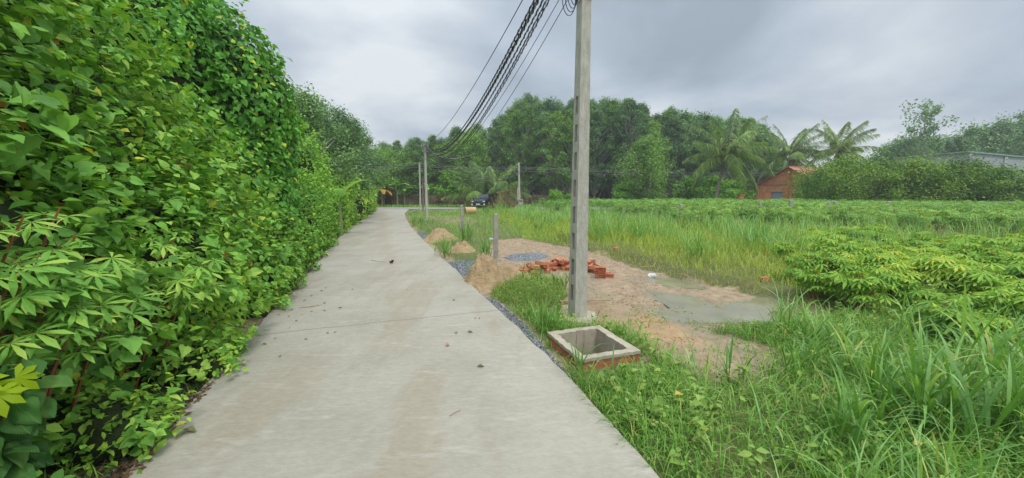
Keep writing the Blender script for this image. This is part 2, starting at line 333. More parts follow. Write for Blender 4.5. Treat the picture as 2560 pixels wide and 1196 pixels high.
# ------------------------------------------------------------------ ground
def axis(lo, hi, f0, f1, fine):
    a = [f0]; s = fine
    while a[-1] > lo: s *= 1.14; a.append(a[-1]-s)
    b = [f1]; s = fine
    while b[-1] < hi: s *= 1.14; b.append(b[-1]+s)
    return np.array(a[::-1][:-1]+list(np.arange(f0, f1, fine))+b)
xs = axis(-500, 500, -5.5, 9.5, .05); ys = axis(-60, 900, 2.2, 15, .05)
GX, GY = np.meshgrid(xs, ys); GZ = gz(GX, GY)
gg = G(); nx, ny = len(xs), len(ys)
i = np.arange(nx-1)[None]; j = np.arange(ny-1)[:, None]*nx
F = np.stack([j+i, j+i+1, j+i+nx+1, j+i+nx], -1).reshape(-1, 4)
fx = (GX[:-1, :-1]+GX[1:, 1:]).ravel()/2-bc[0]; fy = (GY[:-1, :-1]+GY[1:, 1:]).ravel()/2-bc[1]
lx = fx*math.cos(ang)+fy*math.sin(ang); ly = -fx*math.sin(ang)+fy*math.cos(ang)
F = F[~((abs(lx) < bw_/2-.06) & (abs(ly) < bd_/2-.06))]
gg.add(np.stack([GX, GY, GZ], -1), F)
def ground_mat():
    m, t, b, o = newmat('ground'); v = coords(t)
    def att(n): a = nd(t, 'ShaderNodeAttribute', attribute_name=n); return a.outputs['Fac']
    n1, n2, n3 = tnoise(t, v, 1.1, 6), tnoise(t, v, 6, 6, .65), tnoise(t, v, 40, 4)
    soil = ramp(t, n2, [(.3, (.22, .155, .10)), (.5, (.34, .25, .165)), (.7, (.44, .34, .24))]).outputs[0]
    oran = ramp(t, n2, [(.3, (.34, .20, .11)), (.7, (.50, .33, .20))]).outputs[0]
    grn = ramp(t, n2, [(.3, (.075, .10, .03)), (.7, (.19, .17, .07))]).outputs[0]
    mud = ramp(t, n1, [(.35, (.20, .17, .11)), (.65, (.27, .25, .17))]).outputs[0]
    c = mixc(t, att('orange'), soil, oran); c = mixc(t, att('wet'), c, mud)
    moss = mth(t, 'MULTIPLY', mth(t, 'SUBTRACT', n1, .52, True), 5, True); c = mixc(t, mth(t, 'MULTIPLY', moss, .6), c, (.25, .24, .12))
    d = mth(t, 'ADD', att('dirt'), mth(t, 'MULTIPLY', mth(t, 'SUBTRACT', n2, .5), 1.2)); d = ramp(t, d, [(.38, (0, 0, 0)), (.6, (1, 1, 1))]).outputs[0]
    c = mixc(t, d, grn, c); t.links.new(c, b.inputs['Base Color'])
    ro = mth(t, 'SUBTRACT', .95, mth(t, 'MULTIPLY', att('wet'), .45)); t.links.new(ro, b.inputs['Roughness'])
    h = mth(t, 'ADD', n2, mth(t, 'MULTIPLY', n3, .4)); bump(t, b, h, .8, .035); return m
go = gg.obj('ground', ground_mat(), smooth=True); tag(go, kind='structure')
def setattr_(o, n, v): a = o.data.attributes.new(n, 'FLOAT', 'POINT'); a.data.foreach_set('value', v.ravel().astype('f'))
def dirtf(X, Y):
    P = np.stack([X, Y], -1); n = noise(P, 2.5, 3, 3)*.35
    d = np.maximum(sstep(sdf(X, Y, DIRT)+n*.7, -.25, .4), .5*sstep(sdf(X, Y, DIRT2)+n*3, -.3, 1.2))
    dr = pdist(X, Y, ROAD); return np.maximum(d, .75*(1-sstep(dr+n*.3, .15, .5))*sstep(Y, 3.9, 4.8))
setattr_(go, 'dirt', dirtf(GX, GY)); setattr_(go, 'orange', sstep(sdf(GX, GY, ORANGE), -.3, .4))
setattr_(go, 'wet', np.clip(sstep(sdf(GX, GY, PUD), -.45, .1)+sstep(sdf(GX, GY, PUD2), -.4, .1)+.5*sstep(sdf(GX, GY, DIRT), -.1, .3)*sstep(noise(np.stack([GX, GY], -1), 1.3, 6, 2), .25, .8), 0, 1))

# lane
def road_mat(name, main=False):
    m, t, b, o = newmat(name); rz = math.atan2(U[0], U[1])
    v = coords(t, rz=rz); vs = coords(t, rz=rz, scale=(1, .22, 1)); vt = coords(t, rz=rz, scale=(.35, 1.4, 1))
    base = ramp(t, tnoise(t, v, .9, 6, .6), [(.3, (.34, .322, .268)), (.7, (.43, .41, .355))]).outputs[0]
    st = tnoise(t, vs, 1.15, 5, .62); stf = ramp(t, st, [(.5, (0, 0, 0)), (.56, (.75, .75, .75)), (.7, (1, 1, 1))]).outputs[0]
    s0 = nd(t, 'ShaderNodeSeparateXYZ'); t.links.new(v, s0.inputs[0]); xc = float(gp(1010, 1000)[:2]@np.array([U[1], -U[0]]))
    bandx = mth(t, 'SUBTRACT', 1.0, mth(t, 'DIVIDE', mth(t, 'ABSOLUTE', mth(t, 'SUBTRACT', s0.outputs[0], xc)), .75), True)
    stf = ramp(t, mth(t, 'ADD', mth(t, 'MULTIPLY', st, 1.0), mth(t, 'MULTIPLY', bandx, .16)), [(.54, (0, 0, 0)), (.62, (.8, .8, .8)), (.75, (1, 1, 1))]).outputs[0]
    c = mixc(t, mth(t, 'MULTIPLY', stf, .6), base, (.335, .285, .215))
    wh = ramp(t, tnoise(t, vt, 5, 7, .7), [(.55, (0, 0, 0)), (.66, (1, 1, 1))]).outputs[0]; c = mixc(t, mth(t, 'MULTIPLY', wh, .4), c, (.52, .505, .455))
    gr = tnoise(t, coords(t, rz=rz, scale=(6, 40, 1)), 3, 3); c = mixc(t, 1.0, c, ramp(t, gr, [(.3, (.93, .93, .93)), (.7, (1.05, 1.05, 1.05))]).outputs[0], 'MULTIPLY')
    sp = tnoise(t, v, 55, 3, .7); c = mixc(t, mth(t, 'MULTIPLY', mth(t, 'GREATER_THAN', sp, .68), .3), c, (.22, .19, .15))
    vo = nd(t, 'ShaderNodeTexVoronoi', feature='DISTANCE_TO_EDGE'); vo.inputs['Scale'].default_value = .45
    wv_ = nd(t, 'ShaderNodeVectorMath', operation='ADD'); t.links.new(v, wv_.inputs[0]); nz = nd(t, 'ShaderNodeTexNoise'); nz.inputs['Scale'].default_value = 3; nz.inputs['Detail'].default_value = 5; t.links.new(v, nz.inputs['Vector']); t.links.new(nz.outputs['Color'], wv_.inputs[1]); t.links.new(wv_.outputs[0], vo.inputs['Vector'])
    ck = mth(t, 'MULTIPLY', mth(t, 'LESS_THAN', vo.outputs['Distance'], .0022), mth(t, 'GREATER_THAN', tnoise(t, v, .6, 2), .54)); c = mixc(t, mth(t, 'MULTIPLY', ck, .45), c, (.2, .18, .15))
    fl = tnoise(t, coords(t, rz=rz, scale=(1, 2.2, 1)), 9, 6, .75); c = mixc(t, 1.0, c, ramp(t, fl, [(.3, (.88, .87, .85)), (.7, (1.09, 1.09, 1.08))]).outputs[0], 'MULTIPLY')
    # saw joints across the slab
    s = nd(t, 'ShaderNodeSeparateXYZ'); t.links.new(v, s.inputs[0])
    wob = mth(t, 'MULTIPLY', mth(t, 'SUBTRACT', tnoise(t, v, 2.2, 3), .5), .14)
    a0 = float(gp(960, 795)[:2]@U)
    q = mth(t, 'ABSOLUTE', mth(t, 'SUBTRACT', mth(t, 'FRACT', mth(t, 'DIVIDE', mth(t, 'ADD', mth(t, 'SUBTRACT', s.outputs[1], a0-52.2), wob), 5.2)), .5 if False else 0.0))
    q = mth(t, 'MINIMUM', q, mth(t, 'SUBTRACT', 1.0, q)); jf = mth(t, 'LESS_THAN', q, .0024)
    c = mixc(t, mth(t, 'MULTIPLY', jf, .7), c, (.16, .15, .13))
    t.links.new(c, b.inputs['Base Color']); b.inputs['Roughness'].default_value = .8; b.inputs['Specular IOR Level'].default_value = .25
    bump(t, b, mth(t, 'ADD', gr, mth(t, 'ADD', tnoise(t, v, 12, 6), mth(t, 'MULTIPLY', jf, -1.5))), .35, .01); return m
M['lane'] = road_mat('lane_concrete')
gg = G(); n = len(ELs)
fr = np.linspace(0, 1, 9)
rag = lambda P, k: noise(P, 3.0, k, 3)*.02+noise(P, 23, k+3, 3)*.014
Lw = ELs.copy(); Rw = ERs.copy(); Lw[:, :2] += (rag(ELs, 1)[:, None])*NL; Rw[:, :2] += (rag(ERs, 2)[:, None])*NL
top = Lw[:, None]*(1-fr)[None, :, None]+Rw[:, None]*fr[None, :, None]; top[..., 2] = noise(top[..., :2], .8, 2, 2)*.006
V = np.concatenate([np.concatenate([top[:, :1]+[0, 0, -.16], top, top[:, -1:]+[0, 0, -.16]], 1).reshape(-1, 3)]); k = 11
i = np.arange(k-1)[None]; j = np.arange(n-1)[:, None]*k
gg.add(V, np.stack([j+i, j+i+1, j+i+k+1, j+i+k], -1).reshape(-1, 4))
tag(gg.obj('concrete_lane', M['lane']), kind='structure')
gg = G(); gg.box((-20, 47.1, -.05), (120, 4.9, .14)); asp = solid('road_asphalt', (.22, .22, .21), (.32, .31, .29), 1.5, .85, .3)
tag(gg.obj('cross_road', asp), kind='structure')
# puddle water
def water_mat():
    m, t, b, o = newmat('muddy_water'); v = coords(t)
    c = ramp(t, tnoise(t, v, 1.6, 4), [(.35, (.21, .20, .125)), (.65, (.29, .27, .18))]).outputs[0]; t.links.new(c, b.inputs['Base Color'])
    b.inputs['Roughness'].default_value = .12; b.inputs['Specular IOR Level'].default_value = .6; bump(t, b, tnoise(t, v, 9, 2), .06, .01); return m
wm = water_mat()
for nm, pl, zz_, gr_ in (('puddle_water', PUD, -.134, .25), ('puddle_water', PUD2, -.118, .20)):
    P = np.array(pl); lo, hi = P.min(0)-.6, P.max(0)+.6; st_ = .06; ax, ay = np.arange(lo[0], hi[0], st_), np.arange(lo[1], hi[1], st_)
    WX, WY = np.meshgrid(ax, ay); nx = len(ax); i = np.arange(nx-1)[None]; j = np.arange(len(ay)-1)[:, None]*nx
    F = np.stack([j+i, j+i+1, j+i+nx+1, j+i+nx], -1).reshape(-1, 4); ok = sdf(WX[:-1, :-1], WY[:-1, :-1], pl).ravel() > -gr_
    g_ = G(); g_.add(np.stack([WX, WY, np.full(WX.shape, zz_)], -1), F[ok]); tag(g_.obj(nm, wm), kind='structure')

# ------------------------------------------------------------------ leaf templates: base at origin, tip +Y, face +Z, unit length
def fan(rim, C): V = np.array([C]+rim, float); k = len(rim); return V, np.array([[0, 1+i, 1+(i+1) % k] for i in range(k)])
T_OV = (np.array([[0, 0, 0], [.2, .25, .05], [.27, .5, .05], [0, .5, 0], [0, 1, -.12], [-.27, .5, .05], [-.2, .25, .05]], float),
        np.array([[0, 1, 3], [1, 2, 3], [2, 4, 3], [3, 4, 5], [3, 5, 6], [0, 3, 6]]))
T_HE = fan([[0, .06, 0], [.2, -.07, .02], [.4, .08, .04], [.42, .34, .04], [.24, .66, 0], [0, 1, -.16], [-.24, .66, 0], [-.42, .34, .04], [-.4, .08, .04], [-.2, -.07, .02]], [0, .35, -.03])
T_DI = (np.array([[0, 0, 0], [.3, .5, .05], [0, 1, -.08], [-.3, .5, .05]], float), np.array([[0, 1, 2], [0, 2, 3]]))
T_TR = (np.array([[0, 0, 0], [.32, .55, .0], [0, 1, -.1], [-.32, .55, .0]], float), np.array([[0, 1, 2, 3]]))
def palmate(nl, w=.09, seg=3, droop=.35):
    V = []; F = []
    for k in range(nl):
        t_ = (k-(nl-1)/2)*(4.9/nl) if nl > 5 else (k-(nl-1)/2)*(4.4/nl)
        L = 1.0-.32*abs(t_)/2.4; d = np.array([math.sin(t_), math.cos(t_)]); q = np.array([d[1], -d[0]]); o = len(V)
        pr = [(0, .0), (.35, w*.8), (.68, w*1.25), (1, 0)] if seg == 3 else [(0, .0), (.6, w*1.2), (1, 0)]
        V.append([0, 0, 0])
        for s, ww in pr[1:-1]:
            p = d*s*L; z = -droop*(s**2)*.6
            V += [[*(p+q*ww*L), z+.015], [*p, z-.01], [*(p-q*ww*L), z+.015]]
        V.append([*(d*L), -droop*.75]); e = len(V)-1; m_ = len(pr)-2
        F += [[o, o+1, o+2], [o, o+2, o+3]]
        for s in range(m_-1):
            a = o+1+3*s; F += [[a, a+3, a+4], [a, a+4, a+1], [a+1, a+4, a+5], [a+1, a+5, a+2]]
        a = o+1+3*(m_-1); F += [[a, e, a+1], [a+1, e, a+2]]
    return np.array(V, float), np.array(F)
T_CA = palmate(7); T_CF = palmate(5, .11, 2)
def inst(T, P, D, N, Sc, wid=1.0):
    tv, tf = T; D = nrm(D); X = nrm(np.cross(D, N)); Nn = np.cross(X, D)
    Sc = np.broadcast_to(Sc, (len(P),))[:, None, None]
    V = P[:, None]+Sc*(tv[None, :, 0, None]*wid*X[:, None]+tv[None, :, 1, None]*D[:, None]+tv[None, :, 2, None]*Nn[:, None])
    return V.reshape(-1, 3), (tf[None]+(np.arange(len(P))*len(tv))[:, None, None]).reshape(-1, tf.shape[1])
def leaves(g, T, P, Nout, Sc, droop=.7, upn=.5, jit=.45, m=0, wid=1.0, R=RNG):
    k = len(P); N = nrm(Nout*(1-upn)+np.array([0, 0, 1.])*upn+R.normal(size=(k, 3))*jit)
    D = Nout*.35+np.array([0, 0, -1.])*droop+R.normal(size=(k, 3))*.6; D = D-N*(D*N).sum(1, keepdims=True)
    g.add(*inst(T, P, D, N, Sc, wid), m)
def blades(g, P, L, W, tilt, bend, K=4, m=0, az=None, R=RNG):
    k = len(P); az = R.uniform(0, 2*PI, k) if az is None else az
    L, W, tilt, bend = [np.broadcast_to(q, (k,)) for q in (L, W, tilt, bend)]
    dh = np.stack([np.cos(az), np.sin(az), np.zeros(k)], 1); side = np.stack([-np.sin(az), np.cos(az), np.zeros(k)], 1)
    p = np.array(P, float); rows = []
    for s in range(K+1):
        f = s/K; w_ = W*(.55+.9*f if f < .5 else 1.0)*(1-f**2.2)*.5+.0004
        rows.append(np.stack([p-side*w_[:, None], p+side*w_[:, None]], 1))
        a = tilt+bend*(f+.5/K)**1.3; p = p+(L/K)[:, None]*(dh*np.sin(a)[:, None]+np.array([0, 0, 1.])*np.cos(a)[:, None])
    V = np.stack(rows, 1).reshape(-1, 3); q = np.arange(K)*2; f = np.stack([q, q+1, q+3, q+2], 1)
    g.add(V, (f[None]+(np.arange(k)*2*(K+1))[:, None, None]).reshape(-1, 4), m)

# ------------------------------------------------------------------ foliage masses made of lobes
def sph(n, R=RNG): return nrm(R.normal(size=(n, 3)))
def lobes_surface(B, n, amp=.12, seed=0, inner=(.74, 1.08), R=RNG, cull=True):
    B = [(np.array(c, float), np.array(r, float)) for c, r in B]
    ar = np.array([(r[0]*r[1]+r[0]*r[2]+r[1]*r[2]) for _, r in B]); cnt = (n*ar/ar.sum()*1.0).astype(int)
    Ps, Ns = [], []
    for (c, r), k in zip(B, cnt):
        u = sph(k, R); f = 1+amp*noise(c+u*r, 2.4/max(.5, r.mean())*1.2, seed, 3)
        p = c+u*r*(f*R.uniform(*inner, k))[:, None]; nn = nrm(u/r)
        ok = p[:, 2] > .03
        for c2, r2 in B:
            if c2 is c: continue
            ok &= (((p-c2)/(r2*.88))**2).sum(1) > 1
        if cull: ok &= (nn*nrm(np.array([0, 0, 2.])-p)).sum(1) > -.45
        ok &= ~((pdist(p[:, 0], p[:, 1], ROAD) > .25) & inpoly(p[:, 0], p[:, 1], ROAD) & (p[:, 2] < 1.2))
        Ps.append(p[ok]); Ns.append(nn[ok])
    return np.concatenate(Ps), np.concatenate(Ns)
def usphere(nu=20, nv=12):
    V = []; F = []
    for a in range(nv+1):
        for b in range(nu):
            th = PI*a/nv; ph = 2*PI*b/nu; V.append((math.sin(th)*math.cos(ph), math.sin(th)*math.sin(ph), math.cos(th)))
    for a in range(nv):
        for b in range(nu): F.append((a*nu+b, (a+1)*nu+b, (a+1)*nu+(b+1) % nu, a*nu+(b+1) % nu))
    return np.array(V), np.array(F)
US = usphere()
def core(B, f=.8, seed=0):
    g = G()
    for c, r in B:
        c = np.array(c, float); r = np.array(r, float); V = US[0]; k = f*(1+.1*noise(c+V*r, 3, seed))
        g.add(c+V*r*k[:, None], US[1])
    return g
def bush(name, label, cat, B, spec, seed=0, shingle=False, group=None, amp=.14, stems=True, coref=.68, kind=None):
    if shingle: coref = .86
    """B lobes; spec list of (template, leaf size, count, material key, droop, upn)"""
    R = np.random.default_rng(100+seed); c0 = np.mean([b[0] for b in B], 0)
    o = empty(name, (c0[0], c0[1], g1(c0[0], c0[1]))); off = np.array(o.location)
    tag(o, label, cat, group, kind); B = [(np.array(c)-off, r) for c, r in B]
    g = G(); keys = []
    for T, sz, cnt, mk, dr, up in spec:
        Bw = [(c+off, r) for c, r in B]; P, N = lobes_surface(Bw, int(cnt*(.95 if shingle else .42)), amp, seed, inner=((.86, 1.04) if shingle else (.72, .95)), R=R); P2, N2 = lobes_surface(Bw, int(cnt*(.014 if shingle else .062)), amp, seed, inner=(.88, 1.12), R=R)
        q_ = 12; n2 = len(P2); d = nrm(N2*.6+[0, 0, .45]+R.normal(size=N2.shape)*.5); L_ = sz*R.uniform(2.2, 4.6, n2); tt = np.tile(np.linspace(-.45, .6, q_), n2)
        P2 = np.repeat(P2, q_, 0)+np.repeat(d*L_[:, None], q_, 0)*tt[:, None]+R.normal(size=(n2*q_, 3))*sz*.35; N2 = np.repeat(N2*.6+d*.4, q_, 0); ok = ~(inpoly(P2[:, 0], P2[:, 1], ROAD) & (pdist(P2[:, 0], P2[:, 1], ROAD) > .3)); P = np.concatenate([P, P2[ok]])-off; N = np.concatenate([N, N2[ok]])
        if mk not in keys: keys.append(mk)
        leaves(g, T, P, N, sz*R.uniform(.6, 1.25, len(P)), dr, up, .4, keys.index(mk), R=R)
    g.obj('foliage', [M[k] for k in keys], o)
    for b_ in B: core([b_], coref, seed).obj('shade_core', M['core'], o, smooth=True)  # solid fill behind the leaves, coloured dark as painted shade
    return o, B, off
if True:
    vs = [(T_HE, .105, 1), (T_OV, .075, 1)]
    # the high bank of creepers beside the lane
    bush('vine_thicket', 'tall thicket smothered in large pale heart shaped leaves at the left edge of the photo', 'thicket',
         [(H(-3.2, 2.6, 2.2), (2.2, 2.2, 3.6)), (H(-.9, 2.5, 2.6), (2.0, 2.0, 3.4)), (H(1.2, 2.7, 2.6), (1.8, 1.9, 3.1)), (H(-1.5, 1.4, 1.1), (1.3, 1.2, 1.5)), (H(.6, 1.5, 1.1), (1.4, 1.2, 1.6))],
         [(T_HE, .13, 26000, 'vine', .6, .55), (T_OV, .10, 26000, 'shrub', .3, .65), (T_HE, .21, 1500, 'vinedk', .7, .45), (T_OV, .10, 420, 'dryleaf', .9, .2)], 1, amp=.2)
    bush('vine_thicket', 'lower sloping thicket of mixed creepers between the cassava leaves and the vine wrapped tree', 'thicket',
         [(H(3.0, 2.3, 2.0), (1.6, 1.8, 2.8)), (H(2.6, 1.2, 1.0), (1.5, 1.0, 1.4)), (H(4.5, 1.5, 1.3), (1.3, 1.2, 1.9)), (H(4.6, .75, .6), (1.2, .65, .9))],
         [(T_HE, .11, 20000, 'vine', .6, .55), (T_OV, .095, 28000, 'shrub', .25, .65), (T_OV, .10, 420, 'dryleaf', .9, .2)], 2, amp=.2)
    bush('vine_wrapped_tree', 'tall tree wrapped to its rounded top in dense overlapping heart shaped vine leaves', 'tree',
         [(H(7.4, 1.8, 3.9), (1.7, 1.7, 2.15)), (H(6.2, 2.6, 4.0), (1.6, 1.7, 2.1)), (H(7.7, 1.4, 3.0), (1.3, 1.3, 1.6)), (H(7.1, 1.5, 1.4), (1.4, 1.0, 1.6))],
         [(T_HE, .125, 30000, 'vinedk', 1.0, .3), (T_OV, .09, 8000, 'vine', .6, .4)], 3, shingle=True)
    bush('roadside_shrub', 'leafy light green shrub at the foot of the vine wrapped tree beside the gravel', 'shrub',
         [(H(6.0, .75, .7), (1.3, .62, 1.0)), (H(7.8, .7, .6), (1.1, .55, .9))], [(T_OV, .085, 15000, 'shrub', .4, .5), (T_HE, .09, 3000, 'vine', .6, .4)], 4)
    bush('roadside_shrub', 'dense dark glossy shrub beyond the vine wrapped tree where the lane narrows', 'shrub',
         [(H(11.2, 1.3, 1.1), (1.6, 1.2, 1.55)), (H(10.0, .9, .7), (1.2, .8, 1.1)), (H(12.6, 1.0, .9), (1.3, .95, 1.3))], [(T_OV, .10, 22000, 'shrub', .5, .45), (T_OV, .1, 9000, 'vinedk', .6, .4)], 5)
    bush('round_shrub', 'rounded pale green shrub rising behind the dark glossy shrub left of the lane', 'shrub',
         [(H(14.5, 2.0, 2.9), (1.9, 1.7, 2.0)), (H(15.5, 1.8, 1.5), (1.7, 1.6, 1.7))], [(T_OV, .13, 17000, 'treebr', .3, .5)], 6)
    bush('roadside_shrub', 'low bright shrub where the lane bends near its far end', 'shrub',
         [(H(17.5, 1.1, .9), (1.9, 1.1, 1.3)), (H(20.0, 1.4, 1.1), (2.0, 1.3, 1.6)), (H(23, 1.5, 1.1), (2.2, 1.4, 1.5))], [(T_OV, .14, 17000, 'shrub', .4, .5)], 7)
    bush('roadside_shrub', 'mid green mass of branches above the lane bend left of the cross road', 'shrub',
         [(H(19, 3.2, 2.5), (2.6, 2.2, 2.3)), (H(23.5, 3.0, 2.2), (2.8, 2.2, 2.3)), (H(28, 3.2, 2.0), (3.0, 2.2, 2.2))], [(T_OV, .2, 17000, 'treemd', .4, .5)], 8)
    bush('roadside_shrub', 'leafy shrub hugging the outer side of the lane bend nearest to the banana plants', 'shrub',
         [((at(846, 480, 24)[0], 24, 1.2), (2.0, 1.8, 1.9)), ((at(872, 480, 29)[0], 29, 1.2), (2.1, 2.0, 2.0)), ((at(892, 480, 34.5)[0], 34.5, 1.2), (1.8, 2.2, 2.0)), ((at(906, 480, 39)[0], 39, 1.1), (1.6, 1.8, 1.7))], [(T_OV, .19, 22000, 'shrub', .4, .5), (T_OV, .17, 8000, 'treemd', .4, .5)], 15, amp=.2)
    bush('shrub_top', 'dark shrub with arching leafy tips above the thicket at the top of the photo', 'shrub',
         [(H(4.6, 3.9, 5.1), (1.5, 1.5, 1.4)), (H(2.6, 4.2, 5.2), (1.8, 1.6, 1.6)), (H(4.4, 4.2, 3.0), (1.4, 1.4, 2.0))], [(T_OV, .1, 15000, 'vinedk', .2, .6), (T_OV, .1, 6000, 'shrub', 0, .6)], 9, amp=.3)
    bush('creeping_vine', 'low tangle of small ovate leaves creeping to the lane edge in the bottom left corner', 'creeper',
         [(H(-.6, .62, .1), (.8, .48, .42)), (H(.6, .55, .08), (.8, .36, .4)), (H(1.9, .52, .05), (.9, .32, .38)), (H(-1.8, .7, .15), (1.0, .6, .5))],
         [(T_OV, .07, 7000, 'shrub', .25, .65), (T_HE, .08, 2500, 'vine', .4, .6)], 10, coref=.7)

# creepers' loose tips along outlines
def tips(parent, roots, seed, mk='vine', n=14):
    R = np.random.default_rng(seed); g = G()
    for c, r in roots:
        for _ in range(n):
            u = nrm(R.normal(size=3)+np.array([.3, 0, .7])); p = np.array(c)+u*np.array(r); d = nrm(u+np.array([0, 0, .4])+R.normal(size=3)*.4); pts = [p-d*.2]
            L = R.uniform(.25, .7)
            for s in range(7): d = nrm(d+np.array([0, 0, -.16])+R.normal(size=3)*.12); pts.append(pts[-1]+d*L/6)
            pts = np.array(pts); g.tube(pts, np.linspace(.004, .0015, len(pts)), 4, 1)
            for q in range(1, len(pts)):
                leaves(g, T_HE if R.random() < .5 else T_OV, np.repeat(pts[q][None], 2, 0), nrm(R.normal(size=(2, 3))+[0, 0, .6]), R.uniform(.05, .09, 2), .4, .5, .5, 0, R=R)
    return g
# ------------------------------------------------------------------ cassava
def cassava_proto(seed, h=.8, spread=.38, nst=4, nl=26, size=.14, T=T_CA, mk='cassava', name='cassava_plant'):
    R = np.random.default_rng(seed); o = empty(name); gs = G(); gl = G(); gpz = G()
    for s in range(nst):
        a = R.uniform(0, 2*PI); tipp = np.array([math.cos(a)*spread*R.uniform(.15, .7), math.sin(a)*spread*R.uniform(.15, .7), h*R.uniform(.72, 1)])
        b0 = np.array([math.cos(a)*.04, math.sin(a)*.04, -.05]); t_ = np.linspace(0, 1, 6)[:, None]
        st = b0*(1-t_)+tipp*t_+np.array([0, 0, 1])*np.sin(t_*PI)*.03; gs.tube(st, np.linspace(.012, .006, 6), 5)
        for q in range(nl):
            f = R.uniform(.3, 1.0)**.6; p0 = b0*(1-f)+tipp*f; a2 = R.uniform(0, 2*PI); el = R.uniform(.0, .9)*f+.1*(1-f)
            L = R.uniform(.1, .22)*(1.25-f*.4); d = np.array([math.cos(a2)*math.cos(el), math.sin(a2)*math.cos(el), math.sin(el)])
            pe = p0+d*L; gs.tube([p0, p0+d*L*.5+[0, 0, .01], pe], .0022, 3, cap=False)
            N = nrm(np.array([[0, 0, 1.]])+d*.35+R.normal(size=(1, 3))*.22); D = np.array([[d[0], d[1], -.25]]); D = D-N*(D*N).sum()
            gl.add(*inst(T, pe[None], D, N, size*R.uniform(.65, 1.15)), 0)
    gs.obj('stem', M['stem'], o); gl.obj('leaves', M[mk], o); return o
protos = [cassava_proto(11+i, h, s, n, 19, .175) for i, (h, s, n) in enumerate([(.52, .46, 4), (.62, .48, 5), (.45, .42, 4), (.57, .5, 5)])]
CASB = [gp(*p)[:2] for p in [(1905, 700), (1960, 650), (2060, 622), (2560, 640), (3300, 700), (3300, 1000), (2560, 880), (2300, 820), (2080, 775)]]
used = [False]*4; R = np.random.default_rng(5); pos = []
gx_, gy_ = np.meshgrid(np.arange(0, 22, .62), np.arange(4, 16, .62)); c_ = np.c_[gx_.ravel(), gy_.ravel()]; c_ = c_+R.uniform(-.18, .18, c_.shape)
k_ = (sdf(c_[:, 0], c_[:, 1], CASB) > 0) & (np.abs(c_[:, 0]/c_[:, 1]) < 1.45); near = c_[k_]; near = near[R.random(len(near)) < .84]
for i, (x, y) in enumerate(near):
    v = i % 4; s = R.uniform(.7, 1.25); z = g1(x, y)-.02
    lab = 'low cassava plant with bright palmate leaves in the near patch at the right'
    if not used[v]: used[v] = True; o = protos[v]; o.location = (x, y, z); o.scale = (s, s, s); tag(o, lab, 'cassava plant', 'cassava plants in the near patch')
    else: copy_tree(protos[v], (x, y, z), R.uniform(0, 6.28), s, lab, 'cassava plants in the near patch')
print('near cassava', len(near))
# taller rows across the field
FIELDC = [(1.8, 41), (10, 27), (9.2, 21.5), (14, 17.2), (22, 13.5), (60, 12.5), (75, 40)]
gx_, gy_ = np.meshgrid(np.arange(0, 75, .95), np.arange(12, 41, .95)); c_ = np.c_[gx_.ravel(), gy_.ravel()]; c_ = c_+R.uniform(-.3, .3, c_.shape)
k_ = (sdf(c_[:, 0], c_[:, 1], FIELDC) > 0) & (np.abs(c_[:, 0]/c_[:, 1]) < 1.42); c_ = c_[k_]; c_ = c_[np.argsort(np.hypot(c_[:, 0], c_[:, 1]))]
fp = [cassava_proto(31+i, .98, .5, 4, 30, .18, T_CF, 'cassavafar') for i in range(3)]; used = [False]*3
nind = 190
for i, (x, y) in enumerate(c_[:nind]):
    v = i % 3; s = R.uniform(.85, 1.1); z = g1(x, y); lab = 'taller dull green cassava plant at the near edge of the wide field'
    if not used[v]: used[v] = True; o = fp[v]; o.location = (x, y, z); tag(o, lab, 'cassava plant', 'cassava plants along the field edge')
    else: copy_tree(fp[v], (x, y, z), R.uniform(0, 6.28), s, lab, 'cassava plants along the field edge')
rest = c_[nind:]; g = G(); print('far cassava', len(rest))
for (x, y) in rest[::1]:
    k = 46; P = np.c_[R.normal(0, .42, k)+x, R.normal(0, .42, k)+y, R.uniform(.35, 1.1, k)**.6*1.08+g1(x, y)+R.uniform(-.1, .1)]
    N = nrm(np.c_[R.normal(0, .35, (k, 2)), np.ones(k)]); D = nrm(np.c_[R.normal(size=(k, 2)), -.2*np.ones(k)])
    g.add(*inst(palmate(5, .14, 2) if False else T_CF, P, D, N, R.uniform(.13, .26, k)))
tag(g.obj('cassava_field', M['cassavafar']), 'wide field of cassava reaching back to the trees', 'crop field', kind='stuff')
# cassava stalks that stand out of the left thicket
THK = [(H(-3.2, 2.6, 2.2), (2.2, 2.2, 3.6)), (H(-.9, 2.5, 2.6), (2.0, 2.0, 3.4)), (H(1.2, 2.7, 2.6), (1.8, 1.9, 3.1)), (H(-1.5, 1.4, 1.1), (1.3, 1.2, 1.5)), (H(.6, 1.5, 1.1), (1.4, 1.2, 1.6)),
       (H(3.0, 2.3, 2.0), (1.6, 1.8, 2.8)), (H(2.6, 1.2, 1.0), (1.5, 1.0, 1.4)), (H(4.5, 1.5, 1.3), (1.3, 1.2, 1.9)), (H(4.6, .75, .6), (1.2, .65, .9))]
lc = [(60, 540, 3.3), (190, 590, 3.3), (100, 640, 3.1), (260, 640, 3.6), (430, 600, 4.8), (360, 690, 3.9), (470, 700, 4.0), (250, 760, 3.2), (330, 760, 3.3), (150, 520, 3.6), (60, 660, 3), (300, 540, 3.6), (210, 690, 3), (520, 660, 4)]
gl_n = 0
def hit(px, py):
    d = nrm(ray(px, py)[None])[0]; o_ = np.array([0, 0, CAMH]); best = 9
    for c, r_ in THK:
        c = np.array(c); r_ = np.array(r_)*1.0; A = ((d/r_)**2).sum(); B_ = 2*((o_-c)*d/r_**2).sum(); C_ = (((o_-c)/r_)**2).sum()-1; q = B_*B_-4*A*C_
        if q > 0:
            t_ = (-B_-math.sqrt(q))/(2*A)
            if t_ > 0: best = min(best, t_)
    return o_+d*(best-.22)
